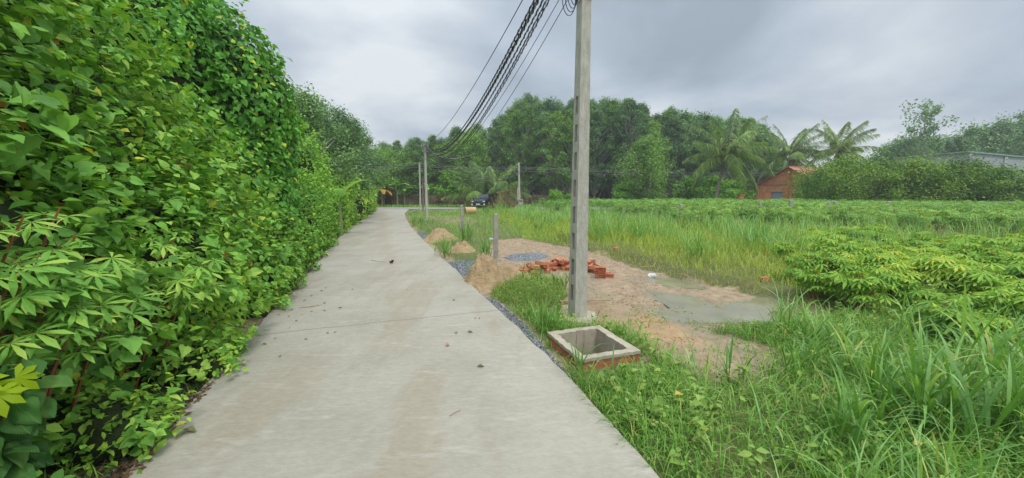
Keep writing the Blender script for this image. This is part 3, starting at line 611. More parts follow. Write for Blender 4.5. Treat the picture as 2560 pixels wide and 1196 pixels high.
for i, (px, py, Y) in enumerate(lc):
    R = np.random.default_rng(60+i); p = hit(px, py); base = H(*( (p[:2]-E0)@U, max(.5, (p[:2]-E0)@NL+.55)), -.05); o = empty('cassava_plant', base)
    rel = p-base; gs = G(); t_ = np.linspace(0, 1, 8)[:, None]; st = rel*t_+np.array([0, 0, .25])*np.sin(t_*PI); gs.tube(st, np.linspace(.014, .006, 8), 5); gl = G()
    for q in range(12):
        f = .62+.38*(q/14); p0 = st[min(7, int(f*7))]; a2 = q*2.4+R.uniform(-.3, .3); el = .15+.8*(q/14); L = R.uniform(.14, .26)*(1.3-.7*q/14)
        d = nrm(np.array([math.cos(a2)*math.cos(el)+.45, math.sin(a2)*math.cos(el)-.35, math.sin(el)])); pe = p0+d*L; gs.tube([p0, p0+d*L*.5, pe], .0028, 3, cap=False)
        N = nrm(np.array([[.25, -.3, 1.]])+R.normal(size=(1, 3))*.22); D = np.array([[d[0], d[1], -.35]]); D = D-N*(D*N).sum()
        gl.add(*inst(T_CA, pe[None], D, N, R.uniform(.10, .19)))
    gs.obj('stem', M['stem'], o); gl.obj('leaves', M['vine'], o)
    tag(o, 'red stemmed cassava shoot with fingered leaves poking out of the left thicket', 'cassava plant', 'cassava shoots in the left thicket')

# ------------------------------------------------------------------ grass and herbs (uncountable)
BOXM = [.02]
def scatter(n, poly_px=None, poly=None, R=RNG, dens=None):
    P = np.array(poly if poly is not None else [gp(*q)[:2] for q in poly_px]); lo, hi = P.min(0), P.max(0); X = R.uniform(lo[0], hi[0], n); Y = R.uniform(lo[1], hi[1], n)
    ok = inpoly(X, Y, P) & ~inpoly(X, Y, ROAD)
    fx = X-bc[0]; fy = Y-bc[1]; lx = fx*math.cos(ang)+fy*math.sin(ang); ly = -fx*math.sin(ang)+fy*math.cos(ang); ok &= ~((abs(lx) < bw_/2+.05) & (abs(ly) < bd_/2+.05)) & ~((abs(lx) < bw_/2+.05) & (ly < 0) & (ly > -bd_/2-.22) & (R.random(n) < .85))
    X, Y = X[ok], Y[ok]
    if dens is not None: k = R.random(len(X)) < dens(X, Y); X, Y = X[k], Y[k]
    return np.c_[X, Y, gz(X, Y)]
veg = lambda X, Y: np.clip(1.03-dirtf(X, Y), 0.03, 1)
GRV = [gp(*q)[:2] for q in [(1195, 728), (1250, 745), (1310, 800), (1355, 850), (1430, 935), (1400, 930), (1208, 742)]]
vegp = lambda X, Y: veg(X, Y)*(1-.93*sstep(sdf(X, Y, GRV), -.12, .08))*np.clip(.55+.6*noise(np.stack([X, Y], -1), 2.2, 5, 3), .32, 1)
R = np.random.default_rng(21)
g = G()
FG = [(1.0, 2.0), (1.9, 1.4), (6, 1.6), (9.5, 3.5), (11, 8.5), (7.6, 7.2), (5.2, 6.2), (3.0, 5.6), (1.0, 6.2), (-.2, 6.6), (-.3, 5.2)]
P = scatter(210000, poly=FG, R=R, dens=vegp); k = len(P); print('fg grass', k)
blades(g, P, R.uniform(.09, .30, k), R.uniform(.006, .012, k), R.uniform(.05, .7, k), R.uniform(.5, 1.9, k), 3, R=R)
g.obj('short_grass', M['grass']); tag(bpy.context.scene.objects['short_grass'], 'short tangled green grass beside the lane in the foreground', 'grass', kind='stuff')
g = G(); P = scatter(150000, poly=FG, R=R, dens=vegp)
# herbs grow in patches
P = P[noise(P[:, :2], 3.1, 2, 3) > -.05]; k = len(P); P[:, 2] += R.uniform(.01, .14, k)
leaves(g, T_OV, P, nrm(R.normal(size=(k, 3))*[1, 1, .3]+[0, 0, .8]), R.uniform(.022, .05, k), .1, .75, .35, 0, R=R)
P = scatter(42000, poly=DIRT, R=R, dens=lambda X, Y: (noise(np.stack([X, Y], -1), 2.6, 1, 3) > -.12)*sstep(6.4-Y, -1.2, .6)*.9+.015); k = len(P); P[:, 2] += R.uniform(.0, .05, k)
leaves(g, T_OV, P, nrm(R.normal(size=(k, 3))*[1, 1, .3]+[0, 0, .8]), R.uniform(.022, .045, k), .1, .75, .35, 0, R=R)
tag(g.obj('ground_herbs', M['herb']), 'creeping small leaved weeds over the damp soil', 'weeds', kind='stuff')
g = G(); P = scatter(27000, poly=FG, R=R, dens=lambda X, Y: vegp(X, Y)*np.clip(.2+1.1*noise(np.stack([X, Y], -1), 1.7, 2, 3), .03, 1)*sstep(X, 1.2, 3)); k = len(P)
blades(g, P, R.uniform(.28, .72, k), R.uniform(.009, .02, k), R.uniform(.02, .6, k), R.uniform(.3, 2.2, k), 5, R=R)
tag(g.obj('long_weeds', M['reed']), 'longer pale blades standing through the foreground grass', 'weeds', kind='stuff')
g = G(); g2 = G(); P = scatter(1900, poly=FG, R=R, dens=vegp)
for p_ in P:
    h_ = R.uniform(.12, .34); a_ = R.uniform(0, 6.28); tp = p_+np.array([math.cos(a_)*h_*.3, math.sin(a_)*h_*.3, h_]); q_ = int(R.integers(5, 10)); t_ = np.linspace(.3, 1, q_)[:, None]; Q = p_*(1-t_)+tp*t_
    g.tube([p_, tp], .003, 3, 1, cap=False); leaves(g, T_OV if R.random() < .7 else T_HE, Q, nrm(R.normal(size=(q_, 3))*.5+[0, 0, 1]), R.uniform(.04, .10, q_), .15, .7, .3, 0, R=R)
tag(g.obj('broadleaf_weeds', [M['herb'], M['gstem']]), 'leafy broad weeds scattered through the foreground grass', 'weeds', kind='stuff')
# small patch of clover and grass between sand and pole
g = G(); PT = [gp(*q)[:2] for q in [(1222, 735), (1250, 705), (1340, 690), (1410, 700), (1418, 735), (1380, 760), (1300, 765)]]
P = scatter(9000, poly=PT, R=R); k = len(P); ed = np.clip(sdf(P[:, 0], P[:, 1], PT)/.35, .1, 1); P[:, 2] += R.uniform(0, .3, k)*ed
leaves(g, T_OV, P, nrm(R.normal(size=(k, 3))*[1, 1, .3]+[0, 0, .8]), R.uniform(.02, .045, k), .1, .7, .4, 0, R=R)
P2 = scatter(3000, poly=PT, R=R); k = len(P2); blades(g, P2, R.uniform(.1, .32, k), .006, R.uniform(.05, .5, k), R.uniform(.4, 1.5, k), 3, R=R)
tag(g.obj('clover_patch', M['herb']), 'low mound of clover and grass between the sand heap and the utility pole', 'weeds', kind='stuff')
# verge right of the lane, further on
g = G(); VG = [gp(*q)[:2] for q in [(1208, 745), (1128, 668), (1062, 604), (1032, 573), (1018, 548), (1015, 528), (1200, 524), (1400, 560), (1450, 620), (1300, 596), (1240, 600), (1210, 640), (1190, 690)]]
P = scatter(110000, poly=VG, R=R, dens=lambda X, Y: vegp(X, Y)*np.clip(12/np.maximum(Y, 12), .3, 1)); k = len(P); sc_ = np.clip(P[:, 1]/12, 1, 2.6)
blades(g, P, R.uniform(.1, .3, k)*np.clip(sc_, 1, 1.5), R.uniform(.005, .011, k)*sc_, R.uniform(.05, .6, k), R.uniform(.4, 1.6, k), 3, R=R)
tag(g.obj('verge_grass', M['grass']), 'green verge grass between the lane and the dirt clearing', 'grass', kind='stuff')
# left verge strip under the thicket
g = G(); P = []
for a in R.uniform(-2, 27, 5000): P.append(H(a, R.uniform(.12, .5)+.1*math.sin(a*3)))
P = np.array(P); P[:, 2] = gz(P[:, 0], P[:, 1]); ok = ~inpoly(P[:, 0], P[:, 1], ROAD); P = P[ok][noise(P[ok][:, :2], 1.6, 3, 2) > -.1]; k = len(P)
blades(g, P, R.uniform(.06, .22, k), R.uniform(.005, .01, k), R.uniform(.1, .8, k), R.uniform(.5, 1.6, k), 3, R=R)
tag(g.obj('left_verge_grass', M['grass']), 'thin grass and litter at the foot of the left thicket', 'grass', kind='stuff')
# the yellow green grass on the raised field
g = G(); YG = [tuple(p) for p in BANK]+[(8.5, 6.8), (10.5, 9.5), (15, 12.5), (20, 13.2), (11, 20.5), (9.5, 27), (3, 40), (-3, 42), (-.6, 24), (.6, 16)]
P = scatter(260000, poly=YG, R=R, dens=lambda X, Y: np.clip(.35+.9*noise(np.stack([X, Y], -1), 1.1, 6, 3)*.6+.35, .15, 1)*np.clip(11/np.maximum(Y, 11), .25, 1)); k = len(P); sc_ = np.clip(P[:, 1]/10, 1, 2.8)
bl = sstep(sdf(P[:, 0], P[:, 1], YG), .0, 1.6)
blades(g, P, R.uniform(.12, .5, k)*(.45+.75*bl), R.uniform(.007, .014, k)*sc_, R.uniform(.05, .6, k), R.uniform(.4, 1.7, k), 3, R=R)
tag(g.obj('field_grass', M['grassy']), 'yellow green uncut grass on the raised bank beyond the puddles', 'grass', kind='stuff')
g = G(); YG2 = [(3.2, 14), (7, 9.8), (9, 9.2), (14, 12.4), (19, 13.4), (10.5, 20.5), (9, 27), (3, 41), (-2.5, 42), (1, 24)]
P = scatter(80000, poly=YG2, R=R, dens=lambda X, Y: np.clip(.3+.9*noise(np.stack([X, Y], -1), .9, 2, 3), .02, 1)*np.clip(14/np.maximum(Y, 14), .3, 1)); k = len(P); sc_ = np.clip(P[:, 1]/12, 1, 2.4)
blades(g, P, R.uniform(.5, 1.2, k), R.uniform(.014, .028, k)*sc_*.8, R.uniform(.02, .35, k), R.uniform(.2, 1.6, k), 4, R=R)
tag(g.obj('tall_grass', M['reed']), 'band of tall green grass in front of the cassava field', 'grass', kind='stuff')
# ground cover over the near patch of cassava
g = G(); P = scatter(42000, poly=CASB, R=R, dens=lambda X, Y: (X/Y < 1.5)*1.0); k = len(P); P[:, 2] += R.uniform(0, .35, k)*np.clip(sdf(P[:, 0], P[:, 1], CASB), 0, 1)
leaves(g, T_OV, P, nrm(R.normal(size=(k, 3))*[1, 1, .3]+[0, 0, .6]), R.uniform(.03, .075, k), .2, .6, .4, 0, R=R)
tag(g.obj('undergrowth', M['herb']), 'leafy weeds filling the ground under the near cassava', 'weeds', kind='stuff')

# ------------------------------------------------------------------ single clumps of tall grass
def clump(px, py, L, n, label, wd=.02, spread=.12, seed=0, mk='reed', tilt=.45, grp='tall grass clumps', lean=0):
    R = np.random.default_rng(300+seed); p = onground(px, py); o = empty('grass_clump', p-np.array([0, 0, .01])); tag(o, label, 'grass clump', grp); g = G(); gs = G()
    ns = max(2, n//6)
    for s in range(ns):
        b = np.r_[R.normal(0, spread, 2)*.6, 0]; az = R.uniform(0, 6.28); tl = abs(R.normal(0, tilt*.5)); hs = L*R.uniform(.25, .5)
        top = b+np.array([math.cos(az)*math.sin(tl), math.sin(az)*math.sin(tl), math.cos(tl)])*hs; gs.tube([b, (b+top)/2, top], [.006, .005, .003], 5)
        for q in range(6):
            f = R.uniform(.1, 1); bp = b*(1-f)+top*f
            blades(g, bp[None], L*R.uniform(.45, .85), wd*R.uniform(.7, 1.2), R.uniform(.1, tilt)+lean, R.uniform(.3, 2.2)*(1.1 if q < 4 else .3), 7, az=np.array([az+R.normal(0, 1.6)]), R=R)
    gs.obj('stalks', M['gstem'], o); g.obj('blades', M[mk], o, smooth=True); return o
C = [(1815, 955, .55, 18, 'small upright grass clump on the bare soil right of the brick pit', .022),
     (1955, 950, .6, 24, 'grass clump with split pale blades right of the small upright clump', .02),
     (2010, 930, .7, 12, 'thin tall grass clump with one straight dark blade', .022),
     (2190, 985, .95, 42, 'wide arching grass clump left of the tall reeds in the right foreground', .028),
     (2330, 1100, 1.05, 54, 'largest reed clump in the right foreground with broad drooping blades', .034),
     (2480, 1000, 1.1, 54, 'tall reed clump with blades rising at the right edge', .034),
     (2560, 1130, .9, 36, 'reed clump cut off by the right edge in the lower corner', .03),
     (2130, 1150, .55, 24, 'low clump of drooping pale blades at the bottom of the photo', .028),
     (2085, 880, .7, 12, 'pair of bright straight blades before the cassava patch', .024),
     (1372, 838, .62, 54, 'leafy grass clump left of the pit beside the gravel strip', .018),
     (1455, 985, .62, 24, 'narrow grass clump leaning in front of the brick pit', .02),
     (1740, 655, .95, 72, 'big dark grass tussock on the bank behind the puddles', .02),
     (1335, 708, .6, 36, 'grass clump in front of the brick heap', .022),
     (1395, 722, .55, 36, 'grass clump just left of the utility pole', .022),
     (1165, 612, 1.05, 72, 'tall grass clump around the foot of the leaning fence post', .026),
     (1212, 645, .75, 66, 'grass clump around the square fence post', .022),
     (1110, 645, .75, 66, 'dark grass clump at the lane edge between the sand heaps', .022),
     (1035, 566, .75, 60, 'grass clump at the lane edge before the far sand heap', .022),
     (1052, 560, .7, 50, 'grass clump behind the lane edge clump near the far sand heap', .022),
     (1250, 530, 1.5, 60, 'tall grass clump in front of the parked car', .04),
     (1215, 535, 1.1, 50, 'grass clump left of the tall clump before the car', .035),
     (1590, 600, 1.0, 54, 'grass tussock on the field right of the utility pole', .025),
     (1890, 610, 1.1, 54, 'pale arching grass tussock at the start of the cassava field', .025),
     (1350, 580, .8, 50, 'grass tussock left of the utility pole on the field', .022),
     (2290, 600, .9, 40, 'bluish grass tussock between the two cassava patches', .03),
     (560, 885, .45, 24, 'dark narrow grass clump under the left thicket at the lane edge', .012)]
R = np.random.default_rng(99)
for i in range(12): C.append((int(R.uniform(1950, 2640)), int(R.uniform(930, 1200)), R.uniform(.5, .95), int(R.uniform(16, 40)), 'green reed clump standing among the weeds of the right foreground', .03))
for i in range(4): C.append((int(R.uniform(1950, 2560)), int(R.uniform(800, 900)), R.uniform(.6, .95), 24, 'green reed clump at the front edge of the near cassava patch', .024))
for i in range(8): C.append((int(R.uniform(1500, 1880)), int(R.uniform(560, 640)), R.uniform(.8, 1.2), 40, 'reed tussock in the grassy strip between the dirt clearing and the cassava', .028))
for i, (px, py, L, n, lab, wd) in enumerate(C): clump(px, py, L, n, lab, wd, .12+.1*L, i)

# ------------------------------------------------------------------ big leaves close to the camera at lower left
def broad(px, py, Y, L, label, mk='vinedk', n=8, seed=0, tmpl=T_HE):
    R = np.random.default_rng(500+seed); p = at(px, py, Y); base = np.array([p[0]-.25, p[1]-.1, -.05]); o = empty('broadleaf_plant', base); tag(o, label, 'plant'); rel = p-base
    gs = G(); gl = G(); t_ = np.linspace(0, 1, 6)[:, None]; st = rel*t_; gs.tube(st, np.linspace(.012, .005, 6), 6)
    rim, tf = tmpl
    for q in range(n):
        f = R.uniform(.55, 1); p0 = rel*f; a2 = R.uniform(-2.2, .6); d = nrm(np.array([math.cos(a2), math.sin(a2), R.uniform(-.1, .5)])); pe = p0+d*L*.6; gs.tube([p0, p0+d*L*.35, pe], .003, 4, cap=False)
        N = nrm(np.array([[.35, -.5, .7]])+R.normal(size=(1, 3))*.4); D = np.array([[d[0]*.6, d[1]*.6, -.6]]); D = D-N*(D*N).sum(); gl.add(*inst(BIGLEAF if mk != 'limeleaf' else LIMEL, pe[None], D, N, L*R.uniform(.8, 1.15)))
    gs.obj('stem', M['gstem'], o); lo_ = gl.obj('leaves', M[mk], o, smooth=True); at_ = lo_.data.attributes.new('leafpos', 'FLOAT_VECTOR', 'POINT')
    b_ = (BIGLEAF if mk != 'limeleaf' else LIMEL)[0]*[1, 1, 0]; at_.data.foreach_set('vector', np.tile(b_, (n, 1)).ravel().astype('f'))
def bigleaf():
    V = []; F = []; n = 10; m = 4
    for a in range(n+1):
        s = a/n; w = .42*math.sin(PI*min(1, s*.96+.04)**.8)**.8*(1-.12*s)*(1+.05*math.sin(s*23)+.04*math.sin(s*41))
        for b in range(-m, m+1):
            u = b/m; V.append([u*w+.0, s-.02*abs(u)*(1-s), -.30*s*s-.16*(u*w/.4)**2+.12*abs(u)*w/.4+.03*math.sin(s*7+u*3)+.012*math.sin(s*30+abs(u)*3)*abs(u)+.02*math.sin(s*9+u*4)])
    k = 2*m+1
    for a in range(n):
        for b in range(2*m): F.append([a*k+b, a*k+b+1, (a+1)*k+b+1, (a+1)*k+b])
    return np.array(V), np.array(F)
BIGLEAF = bigleaf(); LIMEL = palmate(7, .15)
broad(60, 900, 1.95, .14, 'dark plant with very broad drooping leaves in the bottom left corner', 'bigleaf', 20, 1)
broad(0, 1010, 1.8, .14, 'broad leaved plant cut by the left edge below the large drooping leaves', 'bigleaf', 16, 2)
broad(0, 740, 1.8, .13, 'bright lime leaf shoot at the left edge of the photo', 'limeleaf', 4, 3)

# ------------------------------------------------------------------ trees
def tree_proto(name, h, cr, z0, ncl, nlf, lsz, mk, bark, seed, tr=.14, clr=.34, T=T_TR, top=1.0, lean=0, sparse=False):
    """trunk with limbs, crown of separate leaf clumps with gaps"""
    R = np.random.default_rng(seed); o = empty(name); gt = G(); gl = G()
    t_ = np.linspace(0, 1, 10); wob = np.c_[np.sin(t_*4+seed)*.18+lean*t_**2, np.cos(t_*3+seed)*.15, t_*h*.93]; wob[0, :2] = 0; gt.tube(wob, tr*(1-t_*.85), 7)
    cl = []
    for i in range(ncl):
        f = (i+.5)/ncl; zc = z0+(h-z0)*f*top; rr = cr*(math.sin(PI*min(1, (.18+.82*f)))**.6 if not sparse else .9)*R.uniform(.12, 1.1); a = i*2.4+R.uniform(-.5, .5)
        b = wob[min(9, int(max(0, (zc-h*.12))/h/.93*9))]; c = np.array([b[0]+math.cos(a)*rr, b[1]+math.sin(a)*rr, min(zc+R.uniform(-.3, .5), h)]); cl.append(c)
        mid = (b+c)/2+np.array([0, 0, -.15*rr]); gt.tube([b, mid, c], [tr*.4*(1-f*.5), tr*.25, tr*.08], 5, cap=False)
        cR = cr*clr*R.uniform(.55, 1.5); k = int(nlf/ncl); u = sph(k, R); P = c+u*cR*R.uniform(.3, 1.1, k)[:, None]*np.array([R.uniform(.7, 1.2), R.uniform(.7, 1.2), R.uniform(.6, 1.25)])+R.normal(size=(k, 3))*cR*.12
        leaves(gl, T, P, nrm(u+[0, 0, .2]), lsz*R.uniform(.6, 1.3, k), .35, .45, .5, 0, R=R)
    gt.obj('trunk', M[bark], o, smooth=True); gl.obj('crown', M[mk], o); return o
def place(protos, i, px, Y, rz, sc, label, cat='tree', group=None, st=None):
    p = at(px, 480, Y); z = -.1; pr = protos[i % len(protos)]
    if not pr.get('_u'): pr['_u'] = 1; pr.location = (p[0], p[1], z); pr.rotation_euler = (0, 0, rz); pr.scale = sc if isinstance(sc, tuple) else (sc,)*3; tag(pr, label, cat, group); return pr
    return copy_tree(pr, (p[0], p[1], z), rz, sc, label, group)
rub = [tree_proto('rubber_tree', 16, 3.5, 3.2, 120, 19000, .21, 'treedk', 'bark', 70+i, .2, .185) for i in range(4)]
rubb = [tree_proto('rubber_tree', 16, 3.4, 3.4, 110, 18000, .21, 'treemd', 'bark', 80+i, .2, .19) for i in range(2)]
R = np.random.default_rng(9)
def skyl(px): return np.interp(px, [930, 960, 1000, 1060, 1110, 1150, 1230, 1265, 1310, 1345, 1400, 1470, 1530, 1580, 1620, 1660, 1700, 1760, 1860, 1905, 1960], [375, 358, 362, 348, 350, 322, 318, 290, 248, 246, 262, 262, 255, 252, 290, 275, 292, 300, 300, 330, 395])
n_ = 0
for row, (Y, step) in enumerate([(60, 34), (66, 32), (74, 30), (84, 28)]):
    for px in np.arange(948+row*9, 1930, step):
        q = px+R.uniform(-9, 9)
        if row == 0 and q < 1270: continue
        top = skyl(q)+R.uniform(-6, 16)+(0 if row > 0 else 14); hh = 2+(480-top)*Y/960; sc = (1.0, 1.0, hh/16.3)
        if hh < 5: continue
        s2 = max(.75, min(1.1, hh/15)); P_ = rubb if R.random() < .35 else rub; n_ += 1
        place(P_, int(R.integers(0, 4)), q, Y+R.uniform(-2, 2), R.uniform(0, 6.28), (s2, s2, hh/16.3), 'tall slender tree of the dark grove behind the field', 'tree', 'trees of the grove behind the field')
print('grove trees', n_)
bright = [tree_proto('broadleaf_tree', 9, 4.2, .8, 95, 18000, .22, 'treemd', 'barkdk', 90, .2, .25)]
place(bright, 0, 1612, 50, 1, (1, 1, .93), 'dense bright green tree standing before the grove right of the utility pole')
b2 = [tree_proto('broadleaf_tree', 10.5, 4.0, 2, 95, 17000, .23, 'treemd', 'barkdk', 91, .2, .25)]
place(b2, 0, 1180, 60, 1, 1, 'round green tree behind the small palm near the cross road')
place(b2, 1, 1120, 62, 2, (1, 1, .88), 'round green tree behind the middle utility pole')
place(b2, 2, 1040, 64, 4, (1.2, 1.2, .84), 'dark round tree behind the two thin poles')
place(b2, 3, 975, 60, 5, (1.1, 1.1, .78), 'round tree at the end of the lane')
place(b2, 3, 930, 56, 2.5, (1.1, 1.1, .75), 'round tree beyond the lane bend at the left')
bb = [tree_proto('young_tree', 5, 2.0, .8, 30, 4500, .26, 'treebr', 'barkdk', 92, .08, .36)]
place(bb, 0, 1118, 57, 1, (1.1, 1.1, .95), 'bright large leaved young tree behind the wall')
place(bb, 1, 1140, 57.5, 3, (1, 1, .9), 'bright young tree with drooping leaves beside the small palm')
place(bb, 2, 1385, 42, 1, (.55, .55, .42), 'rounded bright bush left of the utility pole at the field edge', 'bush')
place(bb, 2, 1425, 43, 2, (.5, .5, .35), 'small yellow green bush hidden partly by the utility pole', 'bush')
place(bb, 2, 1790, 52, 2, (1, 1, .8), 'yellow green bush behind the large palm trunk', 'bush')
place(bb, 2, 1840, 54, 4, (1, 1, .7), 'yellow green bush between the palm and the brick house', 'bush')
place(bb, 2, 1560, 50, 4, (.8, .8, .6), 'low bush under the dense bright tree', 'bush')
place(bb, 2, 1720, 52, 5, (.9, .9, .75), 'low bush left of the large palm', 'bush')
# left group behind the shrubs
lt = [tree_proto('tall_tree', 8.8, 2.5, 2.5, 60, 15000, .17, 'treedk', 'bark', 95+i, .13, .27) for i in range(2)]
place(lt, 0, 800, 25, 1, (.95, .95, .80), 'tall tree with pale crooked trunk behind the rounded shrub')
place(lt, 1, 855, 27, 2, (.9, .9, .82), 'tall bushy tree with a forked pale trunk left of the sky gap')
place(lt, 1, 893, 31, 4, (.85, .85, .80), 'tree with feathery edge beside the open sky above the lane')
place(lt, 0, 892, 37, 5, (.8, .8, .76), 'lower tree stepping down towards the end of the lane')
place(lt, 1, 868, 40, .5, (1.0, 1.0, .72), 'spreading tree above the lane bend')
place(b2, 3, 860, 62, 1.5, (1.1, 1.1, .8), 'round tree glimpsed between the tall trees and the lane bend')
place(lt, 0, 760, 21, 3, (1, 1, .8), 'tree half hidden behind the vine wrapped tree')
# right of the field: orchard trees, distant trees
orc = [tree_proto('orchard_tree', 5.3, 4.0, .5, 75, 20000, .17, 'orchard', 'barkdk', 110+i, .18, .30, top=.97) for i in range(2)]
for i, (px, Y, s, sz, lab) in enumerate([(2105, 38, .95, .98, 'round dark orchard tree beside the brick house'), (2200, 40, 1, .95, 'wide dark orchard tree behind the field fence'), (2290, 37, 1, .93, 'dark orchard tree in the middle of the orchard row'),
        (2385, 36, 1, .97, 'dark orchard tree left of the grey shed wall'), (2470, 35, 1, .86, 'dark orchard tree below the grey shed wall'), (2570, 34, .9, .72, 'orchard tree at the right edge of the photo'), (2050, 37, .55, .72, 'smallest orchard tree covering the corner of the brick house')]):
    sz *= {2385: .9, 2470: .88, 2570: .8}.get(px, 1.0); place(orc, i, px, Y, i*1.3, (s, s, sz), lab, group='orchard trees')
far = [tree_proto('distant_tree', 12, 4.4, 3, 46, 6000, .42, 'treedk', 'bark', 120+i, .2, .32) for i in range(2)]
for i, px in enumerate(range(2180, 2680, 38)):
    top = np.interp(px, [2180, 2240, 2330, 2400, 2460, 2560, 2680], [400, 352, 350, 335, 318, 318, 300])+R.uniform(-5, 10); Y = 80+R.uniform(-6, 6); hh = 2+(480-top)*Y/960
    place(far, i, px, Y, i*1.1, (1.05, 1.05, hh/12.2), 'dark distant tree on the skyline behind the orchard', group='distant trees behind the orchard')
for i, px in enumerate(range(1930, 2180, 34)):
    place(far, i, px, 76, i*1.7, (.8, .8, .52+.1*math.sin(i*2)), 'low distant tree behind the palms', group='low distant trees behind the palms')
spt = [tree_proto('sparse_tree', 16, 4.2, 8, 34, 2300, .42, 'treedk', 'bark', 130, .16, .22, sparse=True)]
place(spt, 0, 2290, 72, 0, (.9, .9, 1.12), 'tall sparse tree with open crown rising above the orchard')
place(spt, 1, 2575, 66, 2, (1, 1, 1.02), 'sparse tree top entering at the right edge')
spt2 = [tree_proto('sparse_tree', 16, 3.6, 4, 60, 7000, .36, 'treedk', 'bark', 131, .16, .26)]
for px, sc, lb in [(1745, 1.0, 'airy tree with sky showing through beside the large palm'), (1700, 1.02, 'airy dark tree at the end of the grove'), (1880, .86, 'airy tree behind the right side of the large palm')]:
    place(spt2, 0, px, 62, px, (1, 1, sc*.86), lb)

# wood floor of the grove: dark undergrowth mass
R = np.random.default_rng(77); g = G(); k = 26000
P = np.c_[R.uniform(-40, 75, k), R.uniform(57, 95, k), np.abs(R.normal(0, 1.1, k))]; ok = noise(P[:, :2], .4, 2, 2)*1.2+.9 > P[:, 2]*.55; P = P[ok]; k = len(P)
leaves(g, T_TR, P, nrm(R.normal(size=(k, 3))+[0, -.4, .6]), R.uniform(.25, .6, k), .3, .5, .5, 0, R=R)
tag(g.obj('undergrowth_of_the_grove', M['treedk']), 'dark undergrowth on the floor of the grove', 'undergrowth', kind='stuff')
# the deep wood behind the front rows
g = G(); k = 100000; X = R.uniform(-60, 75, k); Y = R.uniform(88, 108, k); px = 1280+X/Y*960
hmax = np.where(px < 1940, 2+(480-skyl(np.clip(px, 930, 1930))-22)*Y/960, 2.5); hmax = np.where(px < 930, 9.0, hmax); Z = R.uniform(.0, 1, k)**1.25*hmax*(.9+.14*noise(np.c_[X, Y], .5, 1, 3)); P = np.c_[X, Y, Z]
leaves(g, T_TR, P, nrm(R.normal(size=(k, 3))*.6+[0, -.8, .3]), R.uniform(.5, 1.0, k), .4, .4, .5, 0, R=R)
tag(g.obj('far_wood', M['treedk']), 'far off wood closing the view behind the grove', 'wood', kind='stuff')

# ------------------------------------------------------------------ palms
def frond(base, az, el0, el1, L, mk, parent, R, nleaf=46, lw=.05, ll=.85, brown=False):
    g = G(); n = 14; p = np.array(base, float); pts = [p]; ds = []
    for s in range(n):
        e = el0+(el1-el0)*((s+.5)/n)**1.2; d = np.array([math.cos(az)*math.cos(e), math.sin(az)*math.cos(e), math.sin(e)]); ds.append(d); pts.append(pts[-1]+d*L/n)
    pts = np.array(pts); ds = np.array(ds+[ds[-1]]); g.tube(pts, np.linspace(.035, .006, n+1), 5, 1, cap=False)
    f = np.repeat(np.linspace(.12, .99, nleaf), 2); side = np.tile([1, -1], nleaf); q = f*n; i0 = np.clip(q.astype(int), 0, n-1); P = pts[i0]+(pts[i0+1]-pts[i0])*(q-i0)[:, None]; D0 = ds[i0]
    lat = np.array([-math.sin(az), math.cos(az), 0]); k = len(f)
    D = lat[None]*side[:, None]*.75+D0*.55+np.array([0, 0, -1.])*(.5+.7*R.random(k))[:, None]+R.normal(size=(k, 3))*.1; D = nrm(D)
    ln = ll*np.sin(PI*np.clip(f*.85+.12, 0, 1))**.6*R.uniform(.8, 1.1, k); N = nrm(np.cross(D, np.cross(D0, D)+1e-3)+R.normal(size=(k, 3))*.2)
    X = nrm(np.cross(D, N))*lw; mid = P+D*ln[:, None]*.5; tip = P+D*ln[:, None]*.95+np.array([0, 0, -.22])*ln[:, None]
    V = np.stack([P-X*.5, P+X*.5, mid+X, mid-X, tip+X*.15, tip-X*.15], 1).reshape(-1, 3); F = np.array([[0, 1, 2, 3], [3, 2, 4, 5]])
    g.add(V, (F[None]+(np.arange(k)*6)[:, None, None]).reshape(-1, 4), 0)
    g.obj('frond', [M[mk], M['gstem'] if mk != 'straw' else M['twig']], parent)
def palm(px, Y, hc, L, nf, label, seed, lean=(0, 0), trunk=True, els=(-.5, 1.35), wind=.25, base_px=None):
    R = np.random.default_rng(seed); p = at(px, 480, Y); o = empty('coconut_palm', (p[0], p[1], -.1)); tag(o, label, 'palm tree')
    t_ = np.linspace(0, 1, 12)[:, None]; c = np.array([lean[0], lean[1], hc])
    st = np.c_[c[0]*t_**1.4, c[1]*t_**1.4, hc*t_]; g = G(); g.tube(st, np.interp(np.linspace(0, 1, 12), [0, .1, 1], [.26, .19, .14])*(1+.06*np.sin(np.arange(12)*2)), 9); g.obj('trunk', M['barkdk'], o, smooth=True)
    for i in range(nf):
        f = (i+.5)/nf; az = i*2.39996+R.uniform(-.2, .2); e0 = els[0]+(els[1]-els[0])*f**.85+R.uniform(-.1, .1); e1 = e0-R.uniform(1.0, 1.5)*(1-.55*f)
        az = az+wind*math.sin(-az)*f
        frond(c+np.array([0, 0, -.25+.35*f]), az, e0, max(e1, -1.45), L*R.uniform(.85, 1.05)*(.8 if f > .93 else 1), 'palm', o, R, nleaf=66, lw=.045, ll=L*.22)
    g = G()
    for i in range(9): a = i*2.4; q = c+np.array([math.cos(a)*.25, math.sin(a)*.25, -.35-.18*(i % 3)]); g.add(q+US[0]*[.13, .13, .16], US[1])
    g.obj('coconuts', M['coconut'], o, smooth=True)
    g = G()
    for i in range(16): a = R.uniform(0, 6.28); b = c+[math.cos(a)*.18, math.sin(a)*.18, -.3]; g.tube([b, b+[math.cos(a)*.35, math.sin(a)*.35, -.5], b+[math.cos(a)*.3, math.sin(a)*.3, -1.5]], [.03, .03, .01], 4)
    g.obj('dead_stalks', M['barkdk'], o); return o
palm(1788, 44, 6.3, 5.6, 23, 'largest coconut palm left of the brick house with long drooping fronds', 1, lean=(1.0, 0))
